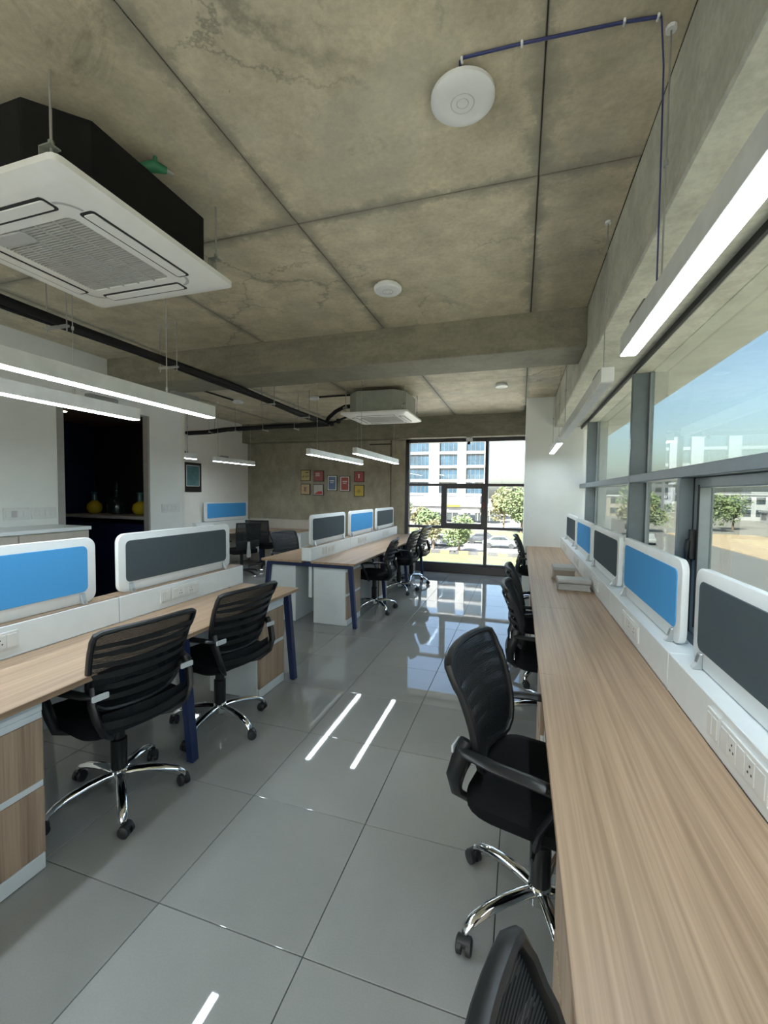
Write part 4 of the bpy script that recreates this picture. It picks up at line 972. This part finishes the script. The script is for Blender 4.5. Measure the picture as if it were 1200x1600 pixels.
tree(-6.3, 47.0, 4.0, 1.75, 'leaf1', 'round green tree by the kerb outside the far window', 1500, 0.32)
tree(-9.6, 49.5, 3.6, 1.5, 'leaf2', 'thin olive tree left of the round tree', 700, 0.32)
tree(0.4, 76, 8.6, 4.4, 'leaf1', 'big green tree at the right of the far window', 2400, 0.6)
tree(-2.8, 80, 7.6, 2.8, 'leaf2', 'reddish olive tree beside the big green one', 1500, 0.55)
tree(-22, 80, 5.6, 3.0, 'leaf1', 'green tree before the shops at left', 1300, 0.5)
tree(-17, 74, 4.4, 2.2, 'leaf2', 'low tree before the white shop front', 900, 0.45)
tree(-13.5, 66, 4.2, 2.3, 'leaf1', 'bushy tree behind the parked cars', 1200, 0.45)
tree(4.5, 68, 7.5, 3.6, 'leaf1', 'green tree half hidden by the white pier', 1500, 0.5)
tree(34.5, 96, 6.8, 3.4, 'leaf1', 'green tree seen through the casement window', 1700, 0.55)
tree(40, 101, 6.2, 3.0, 'leaf1', 'second tree seen through the casement window', 1300, 0.55)
tree(47, 92, 5.4, 3.2, 'leaf2', 'olive tree beyond the sandy lot', 1200, 0.55)
tree(22, 88, 6.6, 3.2, 'leaf1', 'tree seen through the pane left of the casement', 1500, 0.55)
tree(17.5, 78, 5.6, 2.8, 'leaf2', 'tree seen low behind the dark blue desk screen', 1200, 0.5)
tree(27, 120, 8.5, 4.5, 'leaf1', 'far tree right of the road', 1300, 0.8)
tree(66, 112, 6.8, 4.5, 'leaf1', 'wide tree far to the right', 1300, 0.8)
tree(78, 108, 6.2, 4.2, 'leaf1', 'wide tree farthest to the right', 1300, 0.8)

# ------------------------------------------------------------------ outside: buildings
tw = thing('office_tower', 'white office tower with blue glass bands outside the far window', 'building', (-25, 112, GZ))
MB().box(-48, -7.6, 105.6, 108.5, GZ + 3.0, 26).build('core', 'bglass', tw)
for a, b in ((-48.0, -46.5), (-40.5, -38.3), (-34.0, -31.8), (-30.0, -27.9), (-21.7, -19.1), (-14.7, -12.6), (-8.35, -7.5)):
    MB().box(a, b, 104.7, 105.7, GZ + 3.2, 27).build('pier', 'bwhite', tw)
bays = [(-46.5, -40.5), (-38.3, -34.0), (-31.8, -30.0), (-27.9, -21.7), (-19.1, -14.7), (-12.6, -8.35)]
for k in range(9):
    z = -1.8 + 3.4 * k
    for a, b in bays:
        MB().box(a, b, 104.95, 105.7, z + 2.75, z + 3.4).build('spandrel', 'bwhite', tw)
        wn = MB().box(a, b, 105.4, 105.58, z, z + 2.75).build('window', 'bglass', tw)
        mb = MB(); n = max(2, int((b - a) / 1.0))
        for q in range(1, n): mb.box(a + (b - a) * q / n - .04, a + (b - a) * q / n + .04, 105.30, 105.41, z, z + 2.75)
        mb.build('mullions', 'bgrey', wn)
MB().box(-7.6, -7.4, 105.0, 108.5, GZ + 3.0, 27).build('side_wall', 'bwhite', tw)
sh = thing('shop_row', 'low white shop building with yellow sign below the tower', 'building', (-14, 98, GZ))
MB().box(-26, -4.0, 98, 104, GZ, -1.4).build('walls', 'bwhite', sh)
MB().box(-26.4, -3.6, 97.2, 104.4, -1.4, -0.75).build('roof_slab', 'bwhite', sh)
for a, b in ((-23.4, -20.6), (-20.2, -17.4), (-16.0, -13.4), (-12.0, -10.6), (-9.6, -8.4), (-7.9, -4.9)):
    wn = MB().box(a, b, 97.9, 98.05, GZ + 0.5, -2.0).build('shop_window', 'shopglass', sh)
    MB().box((a + b) / 2 - .06, (a + b) / 2 + .06, 97.84, 97.92, GZ + .5, -2.0).build('mullion', 'bwhite', wn)
MB().box(-15.9, -12.9, 97.0, 97.2, -1.45, -0.95).build('sign', 'yellow', sh)
MB().lathe([(0.85, 0), (0.85, 0.1)], (0, 0, 0), 20).build('round_sign', 'bwhite', sh, world=False).rotation_euler = (PI / 2, 0, 0)
sh.children[-1].location = (-18.6 + 14, -0.25, 2.2)
def block(name, label, x0, x1, y0, y1, z1, mat, floors, bays_, xface=True, win='shopglass'):
    b = thing(name, label, 'building', ((x0 + x1) / 2, (y0 + y1) / 2, GZ))
    MB().box(x0, x1, y0, y1, GZ, z1).build('walls', mat, b)
    MB().box(x0 - .3, x1 + .3, y0 - .3, y1 + .3, z1, z1 + 0.5).build('parapet', 'bwhite', b)
    fh = (z1 - GZ) / floors
    for f in range(floors):
        for k in range(bays_):
            wdt = (x1 - x0) / bays_
            MB().box(x0 + wdt * (k + .18), x0 + wdt * (k + .82), y0 - 0.06, y0 + 0.05, GZ + fh * (f + .3), GZ + fh * (f + .85)).build('window', win, b)
    for f in range(floors):
        for k in range(4):
            wdt = (y1 - y0) / 4
            MB().box(x0 - .06, x0 + .05, y0 + wdt * (k + .18), y0 + wdt * (k + .82), GZ + fh * (f + .3), GZ + fh * (f + .85)).build('window', win, b)
    return b
b1 = block('showroom_building', 'pale showroom with blue sign seen through the casement', 48, 64, 142, 160, 1.9, 'bwhite', 2, 5)
sg_ = MB().box(49.5, 57.5, 141.5, 141.8, -0.35, 1.0).build('sign', 'signblue', b1)
mk = MB()
for q in range(7): mk.box(51 + 0.75 * q, 51.45 + 0.75 * q, 141.4, 141.55, 0.08, 0.52 + 0.2 * (q % 3 == 0))
mk.build('sign_marks', 'bwhite', sg_)
block('apartment_block', 'grey apartment block behind the pane left of the casement', 46, 60, 205, 222, 9.0, 'bgrey', 4, 4)
block('apartment_block', 'cream apartment block far behind the trees', 70, 92, 165, 190, 2.6, 'bcream', 2, 6)
b4 = block('depot_shed', 'long low white depot with red marks beyond the sandy lot', 58, 86, 118, 132, -2.3, 'bwhite', 1, 6)
mk = MB()
for q in range(4): mk.box(63 + 1.0 * q, 63.6 + 1.0 * q, 117.85, 117.95, -3.1, -2.5)
mk.build('red_marks', 'signred', b4)
block('flat_roofed_house', 'cream flat roofed house near the road end', 20, 33, 150, 165, 1.2, 'bcream', 2, 4)
gp = thing('sign_gantry', 'white sign post beyond the sandy lot', 'gantry', (55, 120, GZ))
MB().box(54.6, 55.6, 119.6, 120.4, GZ, 2.0).build('post', 'bwhite', gp)
MB().box(55.6, 70, 119.8, 120.2, 0.9, 1.5).build('arm', 'bwhite', gp)

# ------------------------------------------------------------------ outside: parked cars
def car_proto():
    c = thing('parked_car', 'car', 'car', (0, 0, 0), 'parked cars')
    prof = [(-2.1, .35), (-2.12, .75), (-1.9, .92), (-1.35, .98), (-0.75, 1.42), (0.55, 1.44), (1.15, 1.02), (1.95, .85), (2.1, .6), (2.08, .35)]
    MB().prism(prof, -0.85, 0.85, 'y').build('body', 'car0', c, bevel=0.06, seg=2, smooth=True, world=False)
    win = [(-1.22, 1.0), (-0.72, 1.37), (0.50, 1.39), (1.00, 1.02)]
    for s in (-1, 1):
        MB().prism(win, s * 0.845, s * 0.862, 'y').build('side_window', 'carglass', c, world=False)
    for x in (-1.3, 1.3):
        for s in (-1, 1):
            MB().tube([(x, s * 0.70, .32), (x, s * 0.88, .32)], 0.32, 16).build('wheel', 'tyre', c, world=False)
    return c
cp0 = car_proto(); usedc = False
CARS = [(-8.9, 53.2, 8, 0, 'white car parked left of the round tree'), (-13.9, 54.0, 5, 1, 'silver car second from the left by the lawn'), (-2.2, 53.8, 2, 1, 'silver car right of the round tree'), (2.6, 54.5, -4, 0, 'white car partly hidden by the white pier'), (-19.2, 55, 3, 3, 'beige car at the left of the far window'),
        (-4.6, 57.6, 0, 2, 'dark car behind the round tree'), (16.4, 66, 86, 0, 'white car on the road below the right windows'), (20.5, 92, 90, 2, 'dark car farther along the right road'), (41, 84, 20, 0, 'white car at the edge of the sandy lot'), (46, 86, 15, 2, 'dark car at the edge of the sandy lot'), (51, 88, 12, 1, 'silver car at the edge of the sandy lot')]
for x, y, a, m, lb in CARS:
    c = copy_tree(cp0) if usedc else cp0
    c.location = (x, y, GZ + 0.012); c.rotation_euler = (0, 0, math.radians(a)); c['label'] = lb
    for ch in c.children:
        if ch.name.startswith('body') and m:
            ch.data = ch.data.copy() if usedc else ch.data; ch.data.materials[0] = M['car%d' % m]
    usedc = True
